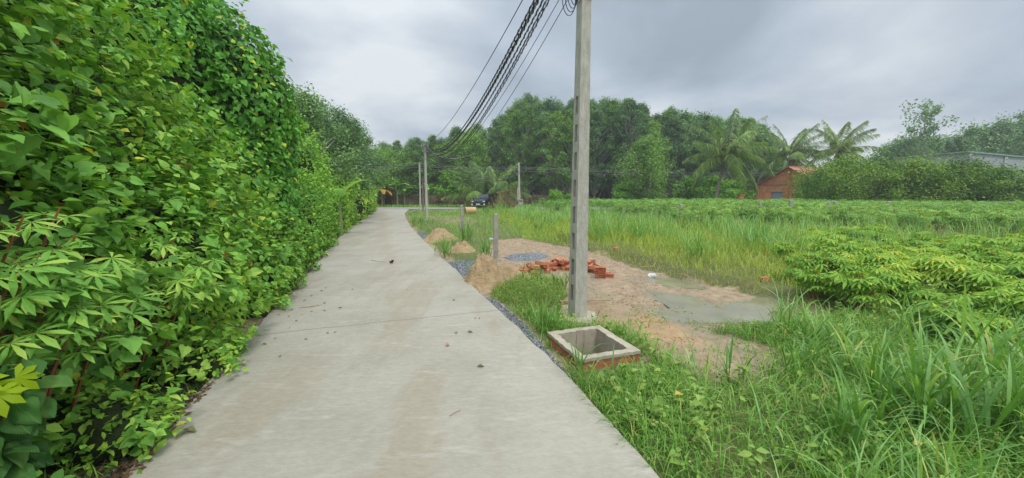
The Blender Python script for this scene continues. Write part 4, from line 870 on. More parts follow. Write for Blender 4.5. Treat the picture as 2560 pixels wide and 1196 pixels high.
palm(1965, 56, 7.2, 5.6, 19, 'coconut palm rising directly behind the brick house', 2, els=(-.3, 1.4), lean=(.2, 0))
palm(2082, 56, 7.9, 5.4, 19, 'coconut palm behind the orchard with fronds blown to the right', 3, els=(-.2, 1.4), lean=(.3, 0))
palm(1218, 50, .9, 6.2, 24, 'young stemless palm with upright fronds behind the parked car', 4, els=(.35, 1.4))

# banana plants
def banana(px, Y, h, label, seed, mk='banana', n=8, z=0, Lf=1.6, azs=None):
    R = np.random.default_rng(seed); p = at(px, 480, Y); o = empty('banana_plant', (p[0], p[1], z-.05)); tag(o, label, 'banana plant'); g = G(); g.tube([[0, 0, 0], [0.03, 0, h*.5], [0, 0, h]], [.13, .11, .07], 9); g.obj('stem', M['gstem'] if mk == 'banana' else M['straw'], o, smooth=True)
    for i in range(n):
        az = azs[i] if azs else R.uniform(0, 6.28); e = R.uniform(.5, 1.3) if mk == 'banana' else R.uniform(-.2, 1.0); L = Lf*R.uniform(.8, 1.1); g = G(); k = 10; q = np.array([0, 0, h*.96]); rows = []
        for s in range(k+1):
            f = s/k; a = e-1.5*f**1.2; d = np.array([math.cos(az)*math.cos(a), math.sin(az)*math.cos(a), math.sin(a)]); lat = np.array([-math.sin(az), math.cos(az), 0]); w = .27*math.sin(PI*min(1, f*.93+.03))**.6*Lf/1.6
            rows.append([q-lat*w+[0, 0, -.05*w], q, q+lat*w+[0, 0, -.05*w]]); q = q+d*L/k
        V = np.array(rows).reshape(-1, 3); j = np.arange(k)[:, None]*3; F = np.concatenate([np.c_[j, j+1, j+4, j+3], np.c_[j+1, j+2, j+5, j+4]]); g.add(V, F)
        g.obj('leaf', M[mk], o)
banana(954, 53, 2.4, 'withered orange banana plant at the far end of the lane', 1, 'dryleaf', 9, Lf=2.1)
banana(958, 53.6, 2.9, 'banana plant with a green leaf above the withered one', 2, n=6, Lf=2.3)
banana(992, 54, 2.8, 'banana plant with yellow tips right of the withered one', 3, n=8, Lf=2.2)
banana(1010, 54.2, 2.2, 'small banana plant behind the low wall', 4, n=6)
banana(845, 17.5, 1.7, 'banana plant whose single long leaf juts out of the left hedge', 5, n=3, Lf=1.9, azs=[.1, 1.9, 2.6])
banana(1070, 54.5, 2.5, 'banana plant behind the wall right of the thin poles', 6, n=6)

# ------------------------------------------------------------------ near utility pole (slotted concrete)
p = onground(1443, 792); PX, PY, PZ = p
pole = empty('utility_pole', (PX, PY, PZ), math.radians(17)); tag(pole, 'large slotted concrete utility pole standing beside the brick pit', 'utility pole')
g = G(); Hp = 6.3; w0, w1 = .215, .13; d0, d1 = .26, .16      # width x, depth y
def wv(z): t = z/Hp; return w0+(w1-w0)*t, d0+(d1-d0)*t
def tbox(g, z0, z1, fx0, fx1, fy0, fy1, m=0):
    V = []
    for z in (z0, z1):
        w_, d_ = wv(z)
        for a, b in ((fx0, fy0), (fx1, fy0), (fx1, fy1), (fx0, fy1)): V.append([a*w_, b*d_, z])
    g.add(V, [(0, 3, 2, 1), (4, 5, 6, 7), (0, 1, 5, 4), (1, 2, 6, 5), (2, 3, 7, 6), (3, 0, 4, 7)], m)
slots = []; z = .28
while z < 3.3: slots.append((z, z+.27)); z += .425
zs = [-.3]+[q for s in slots for q in s]+[Hp]
tbox(g, -.3, slots[-1][1], -.5, .5, -.5, -.2)      # front flange
tbox(g, -.3, slots[-1][1], -.5, .5, .2, .5)        # back flange
tbox(g, -.3, slots[-1][1], -.12, .12, -.2, .2)     # web
pz = -.3
for a, b in slots: tbox(g, pz, a, -.49, -.12, -.2, .2); tbox(g, pz, a, .12, .49, -.2, .2); pz = b
tbox(g, slots[-1][1], Hp, -.5, .5, -.5, .5)
po = g.obj('shaft', M['conc'], pole)
g = G(); w_, d_ = wv(5.0); g.box((0, 0, 4.92), (w_+.02, d_+.02, .05)); g.box((0, 0, 5.6), (w_, d_+.02, .05))
for zz_ in (4.92, 5.25, 5.6, 5.9): g.tube([[-.1, -.02, zz_], [-.22, -.06, zz_], [-.22, -.06, zz_+.1]], .012, 6)
g.obj('bracket', M['steel'], pole)
g = G()
for k in range(5):
    t_ = np.linspace(0, 2*PI, 20); r = .08+.025*k; g.tube(np.c_[-.15-.03*k+np.cos(t_)*r*.6, np.full(20, -.05), 4.98-.02*k+np.sin(t_)*r*1.4], .006, 5)
g.obj('cable_coil', M['black'], pole)
g = G(); t_ = np.linspace(0, 2*PI, 26)[:-1]; rr = .36+.03*np.sin(t_*3)+.02*np.sin(t_*7)
V = [[0, 0, .03]]+[[math.cos(a)*r*.97, math.sin(a)*r, .02] for a, r in zip(t_, rr)]+[[math.cos(a)*r*1.02, math.sin(a)*r*1.05, -.08] for a, r in zip(t_, rr)]
n = 25; g.add(V, [(0, 1+i, 1+(i+1) % n) for i in range(n)]+[(1+i, 1+n+i, 1+n+(i+1) % n, 1+(i+1) % n) for i in range(n)])
o = g.obj('footing', M['cement'], pole)
# middle pole
q = onground(1067, 551); mp = empty('utility_pole', q); tag(mp, 'thin concrete pole beside the lane carrying the sagging cables', 'utility pole')
MPH = 5.45
g = G(); g.tube([[0, 0, -.2], [0, 0, MPH]], [.12, .075], 8); g.obj('shaft', M['conc'], mp)
g = G(); g.box((0, -.06, MPH-.12), (.5, .06, .06)); g.box((0, -.06, MPH-.5), (.4, .05, .05))
for x in (-.22, -.08, .08, .22): g.tube([[x, -.08, MPH-.12], [x, -.08, MPH+.08]], [.03, .02], 6)
g.obj('crossarm', M['steel'], mp)
q2 = gp(1051, 527); rp = empty('utility_pole', q2); tag(rp, 'thin grey pole left of the cable pole at the cross road', 'utility pole')
g = G(); g.tube([[0, 0, -.2], [.05, 0, 5.05]], [.1, .07], 8); g.obj('shaft', M['conc'], rp); g = G()
for z in (4.2, 4.6, 4.9): g.tube([[.05, 0, z], [.25, -.05, z+.05]], .025, 5)
g.obj('insulators', M['steel'], rp)
q3 = gp(1058, 526); wp_ = G(); wp_.tube([[0, 0, -.2], [.03, 0, 3.4]], [.09, .07], 7); o = wp_.obj('wooden_post', M['barkdk']); o.location = q3; tag(o, 'dark wooden post just behind the thin grey pole', 'post')
q4 = at(1299, 480, 44); r4 = empty('utility_pole', (q4[0], q4[1], -.1)); tag(r4, 'pale utility pole with a meter box right of the parked car', 'utility pole')
g = G(); g.tube([[0, 0, 0], [-.1, 0, 5.35]], [.13, .09], 8); g.obj('shaft', M['conc'], r4)
g = G(); g.box((-.2, -.1, 1.9), (.13, .1, 1.4)); g.obj('conduit_plate', M['conc'], r4)
g = G(); g.box((.12, -.16, .95), (.5, .14, .7)); bx_ = g.obj('meter_box', solid('box_grey', (.4, .38, .34), (.5, .47, .42), 6), r4)
g = G(); [g.box((.12+dx, -.235, .95+dz), (.1, .01, .09)) for dx in (-.14, 0, .14) for dz in (.2, .05)]; g.obj('meters', M['black'], bx_)
g = G(); [g.tube([[-.1, 0, z], [-.35, -.05, z+.02]], .025, 5) for z in (4.5, 4.8, 5.1)]; g.obj('insulators', M['steel'], r4)

# cables between the poles
def cable(p0, p1, sag, r, label, mat='black', twist=0, name='overhead_cable', grp=None, clamp=None):
    t_ = np.linspace(0, 1, 60)[:, None]; P = np.array(p0)*(1-t_)+np.array(p1)*t_; P[:, 2:] -= 4*sag*t_*(1-t_); g = G()
    if twist:
        for ph in (0, PI): Q = P.copy(); tt = np.linspace(0, 1, 900)[:, None]; Q = np.array(p0)*(1-tt)+np.array(p1)*tt; Q[:, 2:] -= 4*sag*tt*(1-tt); a = tt[:, 0]*twist*2.2*2*PI+ph; Q[:, 0] += np.cos(a)*r*.8; Q[:, 2] += np.sin(a)*r*.8; g.tube(Q, r*(.9 if ph == 0 else .5), 4, 0 if ph == 0 else 1, cap=False)
    else: g.tube(P, r, 5, cap=False)
    tag(g.obj(name, [M[mat], M['greycab']] if twist else M[mat]), label, 'cable', grp)
def np_(z, dx=-.2): return np.array([PX+dx, PY-.05, PZ+z])
def mp_(z, dx=0): return np.array([q[0]+dx, q[1]-.1, z])
CB = [(6.15, 5.4, .75, .010, 0, 'thin cable hanging highest over the lane'), (5.95, 5.35, 1.46, .017, 46, 'thick twisted cable, upper one of the sagging bundle'), (5.9, 5.32, 1.52, .015, 50, 'twisted cable just below the upper one of the sagging bundle'),
      (5.86, 5.3, 1.57, .017, 44, 'twisted cable in the middle of the sagging bundle'), (5.74, 5.2, 1.62, .015, 48, 'twisted cable lower in the sagging bundle'), (5.66, 5.1, 1.7, .014, 42, 'right twisted cable of the sagging bundle'),
      (5.6, 5.05, 1.76, .012, 40, 'lowest twisted cable of the sagging bundle'), (5.3, 4.9, 1.55, .006, 0, 'thin single wire right of the sagging bundle'), (5.1, 4.6, 1.7, .006, 0, 'thin wire hanging from the coil on the large pole')]
for i, (z0, z1, sg, r, tw, lb) in enumerate(CB): cable(np_(z0, -.22+.01*i), mp_(z1, .05*(i % 3)), sg, r, lb, 'black', tw, grp='cables from the large pole to the thin pole')
A = np.array([q2[0], q2[1], 0]); Bq = np.array([q4[0], q4[1], -.1])
for z, lb in ((4.9, 'highest wire along the cross road'), (4.72, 'second wire along the cross road'), (4.45, 'third wire along the cross road')):
    for (a, b, pl) in (((A-[30, -2, 0]), A, 'left of the thin pole'), (A, Bq, 'between the thin pole and the meter pole'), (Bq, Bq+[34, 8, -.3], 'right of the meter pole')):
        cable(a+[0, 0, z], b+[0, 0, z+.1], .25, .014, lb+' '+pl, 'greycab')
cable(mp_(4.7), Bq+[0, 0, 4.4], 1.15, .02, 'dark drooping cable from the cable pole to the meter pole', 'black', 30)
cable(mp_(4.4), Bq+[0, 0, 4.2], 1.25, .02, 'lower drooping cable from the cable pole to the meter pole', 'black', 30)
cable(mp_(5.3), mp_(4.4)+[4.3, -9, -.6], .5, .02, 'pale cable looping down from the top of the cable pole', 'greycab')

# ------------------------------------------------------------------ brick pit
pit = empty('brick_pit', (bc[0], bc[1], 0), ang); tag(pit, 'open square brick pit with a cement rim beside the large utility pole', 'pit')
def ring(g, w, d, t, z0, z1):
    g.box((0, -d/2+t/2, (z0+z1)/2), (w, t, z1-z0)); g.box((0, d/2-t/2, (z0+z1)/2), (w, t, z1-z0)); g.box((-w/2+t/2, 0, (z0+z1)/2), (t, d-2*t, z1-z0)); g.box((w/2-t/2, 0, (z0+z1)/2), (t, d-2*t, z1-z0))
g = G(); ring(g, bw_-.02, bd_-.02, .08, -.75, .031); g.obj('brick_wall', M['pitbrick'], pit)
# cement rim, slightly uneven
def rim_ring(w, d, t, z0, z1, R, n=14):
    g = G(); out = []; inn = []
    cs = [(-w/2, -d/2), (w/2, -d/2), (w/2, d/2), (-w/2, d/2)]; ci = [(-w/2+t, -d/2+t), (w/2-t, -d/2+t), (w/2-t, d/2-t), (-w/2+t, d/2-t)]
    for k in range(4):
        for s in range(n): f = s/n; a, b = np.array(cs[k]), np.array(cs[(k+1) % 4]); out.append(a*(1-f)+b*f); a, b = np.array(ci[k]), np.array(ci[(k+1) % 4]); inn.append(a*(1-f)+b*f)
    N = len(out); out = np.array(out)+R.normal(0, .004, (N, 2)); inn = np.array(inn)+R.normal(0, .006, (N, 2)); zt = z1+R.normal(0, .003, N)
    V = np.concatenate([np.c_[out, np.full(N, z0)], np.c_[out*1.0, zt], np.c_[inn, zt-.002], np.c_[inn, np.full(N, -.75)]])
    i = np.arange(N); j = (i+1) % N
    for k in range(3): g.add(V, np.stack([k*N+i, k*N+j, (k+1)*N+j, (k+1)*N+i], 1))
    return g
rim_ring(bw_, bd_, .105, .032, .072, np.random.default_rng(1)).obj('cement_rim', M['cement'], pit)
g = G(); g.box((0, 0, -.72), (bw_-.1, bd_-.1, .04)); g.obj('pit_floor', solid('pit_mud', (.12, .11, .08), (.2, .18, .13), 5, .6), pit)

# ------------------------------------------------------------------ fence posts
def post(px, py_top, py_base, wpx, label, lean=0, rnd=False):
    b = onground(px, py_base); Y = b[1]; t = at(px, py_top, Y); h = t[2]-b[2]; w = wpx*Y/960; g = G(); g.box((lean*h/2, 0, h/2), (w, w, h), taper=.92); g.box((lean*h/2, 0, h+.012), (w*.86, w*.86, .024), taper=.55)
    M_ = g; o = M_.obj('fence_post', M['post']); o.location = b; o.rotation_euler = (0, -lean*0+0, math.radians(12)); tag(o, label, 'post', 'concrete fence posts'); return b, h
pA = post(1240, 536, 655, 11, 'square concrete fence post behind the near sand heap')
pB = post(1156, 514, 590, 7, 'concrete fence post in tall grass between the sand heaps and the tan drum')
pC = post(1466, 510, 598, 6, 'concrete fence post almost hidden behind the large utility pole')
pD = post(1700, 512, 561, 6.5, 'concrete fence post standing in the tall grass right of the utility pole')
for px, a, b, w_, lb in [(1898, 512, 548, 5, 'fence post in the cassava left of the brick house'), (1974, 506, 545, 7, 'fence post in front of the brick house window'), (2068, 510, 548, 6, 'left one of two close fence posts before the orchard'),
                     (2085, 508, 545, 7, 'right one of two close fence posts before the orchard'), (2218, 508, 550, 8, 'fence post before the middle of the orchard'), (2521, 512, 556, 10, 'rightmost fence post before the orchard')]:
    pp = at(px, b, 26); t = at(px, a, 26); h = t[2]+.1; g = G(); w = w_*26/960; g.box((0, 0, h/2), (w, w, h), taper=.92); g.box((0, 0, h+.015), (w*.86, w*.86, .03), taper=.5)
    o = g.obj('fence_post', M['post']); o.location = (pp[0], 26, -.1+g1(pp[0], 26)); tag(o, lb, 'post', 'concrete fence posts')
for z, lb in ((.95, 'upper'), (.6, 'lower')):
    cable(pC[0]+[0, 0, pC[1]*z], pD[0]+[0, 0, pD[1]*z], .12, .004, lb+' fence wire between the posts right of the utility pole', 'greycab', name='fence_wire')
s_ = onground(1163, 526); g = G(); g.tube([[0, 0, 0], [.02, 0, .85]], .04, 6); o = g.obj('wooden_stake', M['twig']); o.location = s_; tag(o, 'thin pale stake behind the tan drum', 'stake')

# tan drum on its side
p = onground(1176, 536); Yd = p[1]; dr = empty('drum', (p[0], p[1], p[2]+.33), math.radians(20)); tag(dr, 'tan cylindrical drum lying on its side in the grass', 'drum')
g = G(); t_ = np.linspace(0, 2*PI, 29)[:-1]; n = 28; V = []
for x, r in ((-.5, .30), (-.48, .335), (-.3, .33), (0, .335), (.3, .33), (.48, .335), (.5, .30)): V += [[x, math.cos(a)*r, math.sin(a)*r] for a in t_]
F = [(k*n+i, k*n+(i+1) % n, (k+1)*n+(i+1) % n, (k+1)*n+i) for k in range(6) for i in range(n)]+[tuple(range(6*n, 7*n))]
g.add(V, F); tan = solid('tan_paint', (.5, .33, .15), (.6, .42, .22), 3, .6); g.obj('shell', tan, dr, smooth=False)
g = G(); g.add([[-.47, math.cos(a)*.3, math.sin(a)*.3] for a in t_]+[[-.44, 0, 0]], [(i, 28, (i+1) % n) for i in range(n)]); g.obj('open_end', solid('rusty_end', (.2, .1, .05), (.3, .17, .09), 6, .8), dr)

# ------------------------------------------------------------------ sand heaps and gravel
def heap(name, c, rx, ry, h, label, cat, mat, seed, rz=0, peak=(0, 0), k=64, rough=.07):
    R = np.random.default_rng(seed); V = []; rings = 30
    for i in range(rings+1):
        f = i/rings
        for j in range(k):
            a = 2*PI*j/k; V.append([math.cos(a)*f, math.sin(a)*f, 0])
    V = np.array(V); f = np.hypot(V[:, 0], V[:, 1]); e = 1+.14*noise(np.c_[V[:, :2]/np.maximum(f, .01)[:, None]*1.2, np.zeros(len(V))], 1.4, seed, 2)
    z = h*np.clip(1-f**1.55, 0, 1)**1.35; z = z*(1+.30*noise(V*1.4, 2.2, seed, 3)+.20*noise(V*1.4, 6.0, seed+1, 3)); z = np.minimum(z, h)
    P = np.c_[V[:, 0]*rx*e+peak[0]*(1-f), V[:, 1]*ry*e+peak[1]*(1-f), z]; P[:, 2] += rough*h*1.3*noise(P, 11, seed, 5)*(f < .97)+rough*.4*h*noise(P, 26, seed+2, 2)*(f < .9)-.03*(f > .96)
    i = np.arange(rings)[:, None]*k; j = np.arange(k)[None]; F = np.stack([i+j, i+(j+1) % k, i+k+(j+1) % k, i+k+j], -1).reshape(-1, 4)[:, ::-1]
    g = G(); g.add(P, F); o = g.obj(name, mat, smooth=True); o.location = (c[0], c[1], g1(c[0], c[1])-.01); o.rotation_euler = (0, 0, rz); tag(o, label, cat); return o
c = onground(1222, 706); heap('sand_heap', c, .70, .66, .60, 'large pointed heap of pale sand at the lane edge beside the clover', 'sand heap', M['sand'], 3, peak=(-.14, .05), rough=.10)
c = onground(1255, 700); heap('sand_heap', c+[.0, .1, 0], .75, .42, .34, 'low tail of sand spilling from the large heap towards the bricks', 'sand heap', M['sand'], 5, rough=.09)
c = onground(1098, 600); heap('sand_heap', c, .8, .95, .5, 'farthest sand heap beside the lane', 'sand heap', M['sand'], 4, rough=.06)
c = onground(1152, 628); heap('sand_heap', c, .55, .55, .36, 'middle sand heap half hidden by grass', 'sand heap', M['sand'], 6, rough=.08)
def stones(name, P, s0, s1, mat, label, seed, kind='stuff', cat='gravel'):
    R = np.random.default_rng(seed); n = len(P); oc = np.array([[1, 0, 0], [0, 1, 0], [-1, 0, 0], [0, -1, 0], [0, 0, .8], [0, 0, -.8]]); f = np.array([[0, 1, 4], [1, 2, 4], [2, 3, 4], [3, 0, 4], [1, 0, 5], [2, 1, 5], [3, 2, 5], [0, 3, 5]])
    s = R.uniform(s0, s1, n); V = oc[None]*R.uniform(.6, 1.2, (n, 6, 1)); A = nrm(R.normal(size=(n, 3))); B_ = nrm(np.cross(A, R.normal(size=(n, 3)))); C_ = np.cross(A, B_)
    V = (V[..., :1]*A[:, None]+V[..., 1:2]*B_[:, None]*.8+V[..., 2:]*C_[:, None]*.8)*s[:, None, None]+P[:, None]; g = G(); g.add(V.reshape(-1, 3), (f[None]+(np.arange(n)*6)[:, None, None]).reshape(-1, 3))
    return tag(g.obj(name, mat), label, cat, kind=kind)
R = np.random.default_rng(4)
def band(poly_px, n, lift=.0): P = scatter(n, poly_px=poly_px, R=R); P[:, 2] += R.uniform(0, .03, len(P))+lift; return P
P = np.concatenate([band([(1195, 728), (1240, 745), (1310, 800), (1355, 850), (1430, 935), (1500, 1030), (1400, 930), (1208, 742)], 26000, .015)])
Pq = P; stones('gravel_strip', P, .010, .022, M['gravel'], 'blue grey gravel strip along the right edge of the lane below the pole', 1)
P = band([(1112, 652), (1165, 648), (1215, 655), (1200, 690), (1150, 690), (1128, 668)], 9000, .02); stones('gravel_spill', P, .012, .024, M['gravel'], 'spill of blue grey gravel behind the large sand heap', 2)
P = scatter(9000, poly_px=[(1258, 640), (1290, 631), (1345, 630), (1372, 640), (1350, 649), (1290, 650)], R=R); c = P[:, :2].mean(0); P[:, 2] += .1*np.clip(1-np.hypot((P[:, 0]-c[0])/.85, (P[:, 1]-c[1])/.6), 0, 1)
stones('gravel_pile', P, .014, .028, M['gravel'], 'low oval pile of blue grey gravel on the dirt behind the bricks', 3, kind=None, cat='gravel pile')
P = band([(1040, 580), (1062, 574), (1072, 592), (1062, 602)], 5000, .03); stones('gravel_spill', P, .014, .026, M['gravel'], 'small gravel spill beside the farthest sand heap', 4)
P = np.array([H(a, b) for a, b in zip(R.uniform(-1, 22, 9000), np.abs(R.normal(.0, .22, 9000))+.02)]); P[:, 2] = gz(P[:, 0], P[:, 1])+R.uniform(0, .02, len(P)); P = P[~inpoly(P[:, 0], P[:, 1], ROAD) & (noise(P[:, :2], 1.2, 1, 2) > -.2)]
stones('roadside_gravel', P, .008, .026, rock_mat('dark_stone', [(.05, .055, .065), (.14, .145, .16), (.26, .26, .27)]), 'dark gravel along the left edge of the lane', 5)
P = scatter(16000, poly=DIRT, R=R, dens=lambda X, Y: (noise(np.stack([X, Y], -1), 3, 4, 3) > .0)*.5+.15); P = P[P[:, 2] > -.1]; stones('soil_clods', P, .007, .03, M['clod'], 'small clods of soil over the bare clearing', 6, cat='soil clods')

# dry litter on the left edge
R = np.random.default_rng(12); P = np.array([H(a, b) for a, b in zip(R.uniform(-1.5, 14, 7000), R.uniform(-.07, .28, 7000))]); P[:, 2] = np.where(inpoly(P[:, 0], P[:, 1], ROAD), .006, gz(P[:, 0], P[:, 1])+.012); P = P[noise(P[:, :2], 1.3, 3, 2) > .0]; k = len(P); g = G()
leaves(g, T_OV, P, np.tile([0, 0, 1.], (k, 1)), R.uniform(.03, .07, k), 0, .9, .25, 0, R=R); tag(g.obj('leaf_litter', M['litter']), 'brown leaf litter along the left edge of the lane', 'leaf litter', kind='stuff')

# ------------------------------------------------------------------ bricks
def brick_mesh():
    L, W, Hh = .19, .085, .085; g = G(); ys_ = np.array([-.5, -.36, -.07, .07, .36, .5])*W; hz = np.array([-.5, -.36, -.07, .07, .36, .5])*Hh
    for sx in (-1, 1):
        x = sx*L/2
        for a in range(5):
            for b in range(5):
                y0, y1, z0, z1 = ys_[a], ys_[a+1], hz[b], hz[b+1]
                if a in (1, 3) and b in (1, 3):
                    xi = x-sx*.07; V = [[x, y0, z0], [x, y1, z0], [x, y1, z1], [x, y0, z1], [xi, y0, z0], [xi, y1, z0], [xi, y1, z1], [xi, y0, z1]]; F = [(0, 1, 5, 4), (1, 2, 6, 5), (2, 3, 7, 6), (3, 0, 4, 7), (4, 5, 6, 7)]
                else: V = [[x, y0, z0], [x, y1, z0], [x, y1, z1], [x, y0, z1]]; F = [(0, 1, 2, 3)]
                g.add(V, F)
    x, y, z = L/2, W/2, Hh/2
    for F in ([[-x, -y, -z], [x, -y, -z], [x, -y, z], [-x, -y, z]], [[-x, y, -z], [x, y, -z], [x, y, z], [-x, y, z]], [[-x, -y, z], [x, -y, z], [x, y, z], [-x, y, z]], [[-x, -y, -z], [x, -y, -z], [x, y, -z], [-x, y, -z]]): g.add(F, [(0, 1, 2, 3)])
    return g.mesh('brick', M['clay'])
bme = brick_mesh(); R = np.random.default_rng(8)
def brick(p, rz, rx=0, ry=0, label='hollow red brick in the loose heap behind the pole', grp='bricks of the loose heap'):
    o = link('brick', bme); o.location = Vector([float(v) for v in p]); o.rotation_euler = (rx, ry, rz); tag(o, label, 'brick', grp)
def pp(px, py): return onground(px, py)
hc = pp(1375, 684); hr = pp(1478, 688)
cnt = 0
for (c, rx_, ry_, n0, n1, n2) in ((pp(1345, 678), .62, .30, 26, 9, 2), (pp(1400, 672), .36, .32, 15, 10, 6), (pp(1475, 680), .34, .28, 11, 6, 2)):
    for lvl, n in enumerate((n0, n1, n2)):
        for _ in range(n):
            a, r = R.uniform(0, 6.28), math.sqrt(R.uniform(0, 1))*(1-.3*lvl); x, y = c[0]+math.cos(a)*r*rx_, c[1]+math.sin(a)*r*ry_; t = lvl > 0
            brick((x, y, g1(x, y)+.042+.088*lvl+(R.uniform(0, .03) if t else 0)), R.uniform(0, 6.28), R.normal(0, .3) if t else R.choice([0, PI/2]), R.normal(0, .3) if t else R.normal(0, .05))
c = pp(1497, 694)
for i in range(3):
    for j in range(3): brick((c[0]-.05+.088*j+R.normal(0, .003), c[1]+R.normal(0, .006), g1(c[0], c[1])+.045+.087*i), PI/2-.25, label='hollow red brick in the neat little stack right of the pole', grp='bricks of the neat stack')
c2 = pp(1524, 694); brick((c2[0], c2[1], g1(c2[0], c2[1])+.042), 2.6, label='single hollow red brick lying right of the neat stack', grp='bricks of the loose heap')
c2 = pp(1518, 690); brick((c[0]+.25, c[1]+.25, g1(c[0]+.25, c[1]+.25)+.042), .5, label='red brick lying just behind the neat stack', grp='bricks of the loose heap')
for (a, b, l) in ((1908, 734, 'lone broken red brick beside the puddle'), (1541, 628, 'lone red brick on the grassy bank')):
    c2 = pp(a, b); brick((c2[0], c2[1], g1(c2[0], c2[1])+.05), .4, label=l, grp='stray bricks')

# ------------------------------------------------------------------ small things on the ground
R = np.random.default_rng(14)
lm = solid('fallen_leaf', (.3, .15, .08), (.42, .27, .16), 30, .8); lg = solid('fallen_leaf_olive', (.16, .17, .07), (.25, .24, .12), 30, .8)
spots = [(457, 1076, .13), (779, 740, .09), (766, 750, .07), (800, 727, .07), (882, 724, .08), (815, 757, .07), (846, 770, .08), (698, 788, .08), (726, 790, .06), (737, 802, .05), (755, 787, .05), (782, 778, .05), (808, 777, .05), (724, 820, .05), (651, 837, .06), (655, 860, .07), (701, 891, .06), (841, 829, .05), (815, 833, .05), (1137, 751, .08), (1020, 723, .05), (1168, 830, .09), (1143, 833, .07), (1123, 860, .09), (1192, 916, .1), (1200, 796, .05), (692, 844, .05), (760, 848, .05), (1190, 797, .05), (817, 719, .05)]
for i, (px, py, s) in enumerate(spots):
    p = gp(px, py, .012); g = G(); T = T_OV; V = T[0]*[1, 1, 2.6]; V[:, 2] += np.array([0, .03, .1, -.02, .12, .05, 0]); D = nrm(np.array([[math.cos(i*2.1), math.sin(i*2.1), 0]])); g.add(*inst((V, T[1]), np.zeros((1, 3)), D, np.array([[0, 0, 1.]]), s*.95))
    o = g.obj('fallen_leaf', lm if i % 3 else lg); o.location = p
    lab = {0: 'large curled brown leaf near the left edge of the lane in the foreground', 21: 'reddish leaf on the right side of the lane', 24: 'olive leaf on the right of the lane nearest to the camera', 23: 'grey green leaf below the reddish leaf'}.get(i, 'small dry leaf lying on the concrete lane')
    tag(o, lab, 'leaf', 'fallen leaves on the lane')
def stick(pts, r, label): P = np.array([gp(a, b, z) for a, b, z in pts]); g = G(); g.tube(P, np.linspace(r, r*.5, len(P)), 5); tag(g.obj('stick', M['twig']), label, 'stick')
stick([(748, 770, .01), (775, 767, .015), (805, 762, .01)], .008, 'pale stick near the left edge of the lane')
stick([(928, 651, .01), (945, 654, .01), (962, 656, .01)], .008, 'thin dark twig beyond the butterfly on the lane')
stick([(1124, 1040, .01), (1140, 1030, .012), (1153, 1026, .01)], .004, 'thin twig on the right of the lane in the foreground')
stick([(1400, 754, -.02), (1450, 752, 0), (1525, 751, -.02)], .022, 'long straight stick lying behind the large utility pole')
stick([(1600, 668, .05), (1630, 668, .05), (1640, 657, .09)], .015, 'bent stick on the edge of the grassy bank')
stick([(1690, 685, .02), (1712, 688, .04), (1735, 698, .0)], .02, 'dark stick lying beside the small puddle')
# dead butterfly / dark moth
p = gp(979, 658, .015); bf = empty('butterfly', p, .5); tag(bf, 'black butterfly with pale spots resting on the lane', 'butterfly'); bk = solid('black_wing', (.012, .012, .014), None, 5, .6); wt = solid('pale_spot', (.6, .6, .6), None, 5, .6)
g = G(); g.tube([[-.04, 0, 0], [0, 0, .008], [.045, 0, 0]], [.004, .008, .003], 6); g.obj('body', bk, bf)
for s in (-1, 1):
    g = G(); g.add([[.03, 0, .01], [.07, s*.05, .07], [.03, s*.07, .09], [-.01, s*.045, .05], [-.06, s*.05, .05], [-.05, s*.02, .015], [0, 0, .01]], [(0, 1, 2), (0, 2, 3), (0, 3, 6), (6, 3, 4), (6, 4, 5)]); wg = g.obj('wing', bk, bf)
    g = G(); g.add(np.array([[.045, s*.05, .073], [.035, s*.055, .08], [.03, s*.046, .068]])-[0, s*0, -.003], [(0, 1, 2)]); g.obj('wing_spot', wt, wg)
# crumpled litter
pm = solid('pale_plastic', (.6, .65, .7), (.75, .78, .8), 20, .4)
for px, py, lb in ((1630, 692, 'crumpled pale plastic bag on the mud left of the small puddle'), (1229, 600, 'scrap of pale plastic beside the square fence post')):
    p = onground(px, py); V = US[0]*[.1, .06, .05]*(1+.35*noise(US[0], 4, 2, 3))[:, None]; g = G(); g.add(V+[0, 0, .03], US[1]); o = g.obj('plastic_litter', pm); o.location = p; tag(o, lb, 'litter')
# dark plastic bag in the left verge
p = H(.55, .22, -.02); V = US[0]*[.16, .1, .07]*(1+.3*noise(US[0], 4, 3, 3))[:, None]; g = G(); g.add(V+[0, 0, .04], US[1]); o = g.obj('plastic_bag', solid('dark_plastic', (.03, .035, .06), (.07, .08, .12), 20, .35)); o.location = p; tag(o, 'dark blue plastic bag crumpled at the left edge of the lane', 'bag')

# ------------------------------------------------------------------ wall, car, dry brush at the cross road
wl = empty('boundary_wall', (-6.5, 54.5, 0)); tag(wl, 'low brown stained wall overgrown with dry creepers along the cross road', 'wall')
mw = solid('stained_wall', (.06, .045, .03), (.17, .125, .085), 1.2, .95, .5, stretch=(1, 1, 1)); g = G()
for i in range(11): g.box((-13+i*2.5+1.25, 0, .8), (2.38, .14, 1.5+.06*math.sin(i*3)))
g.obj('wall_panels', mw, wl); 
for i in range(12): g = G(); g.box((-13+i*2.5, -.04, .85), (.18, .22, 1.75)); g.obj('pillar', mw, wl)
R = np.random.default_rng(33); g = G(); k = 4200; P = np.c_[R.uniform(-13, 14.5, k), R.uniform(-.25, -.09, k), R.uniform(.1, 1.7, k)]; P = P[noise(P, 1.1, 3, 3) > .0]; k = len(P)
leaves(g, T_TR, P, np.tile([0, -1, .3], (k, 1)), R.uniform(.12, .3, k), .8, .2, .4, 0, R=R); g.obj('dry_creeper', leafm('dry_creeper', (.05, .035, .02), (.11, .08, .05), (.14, .14, .06), transl=.1), wl)
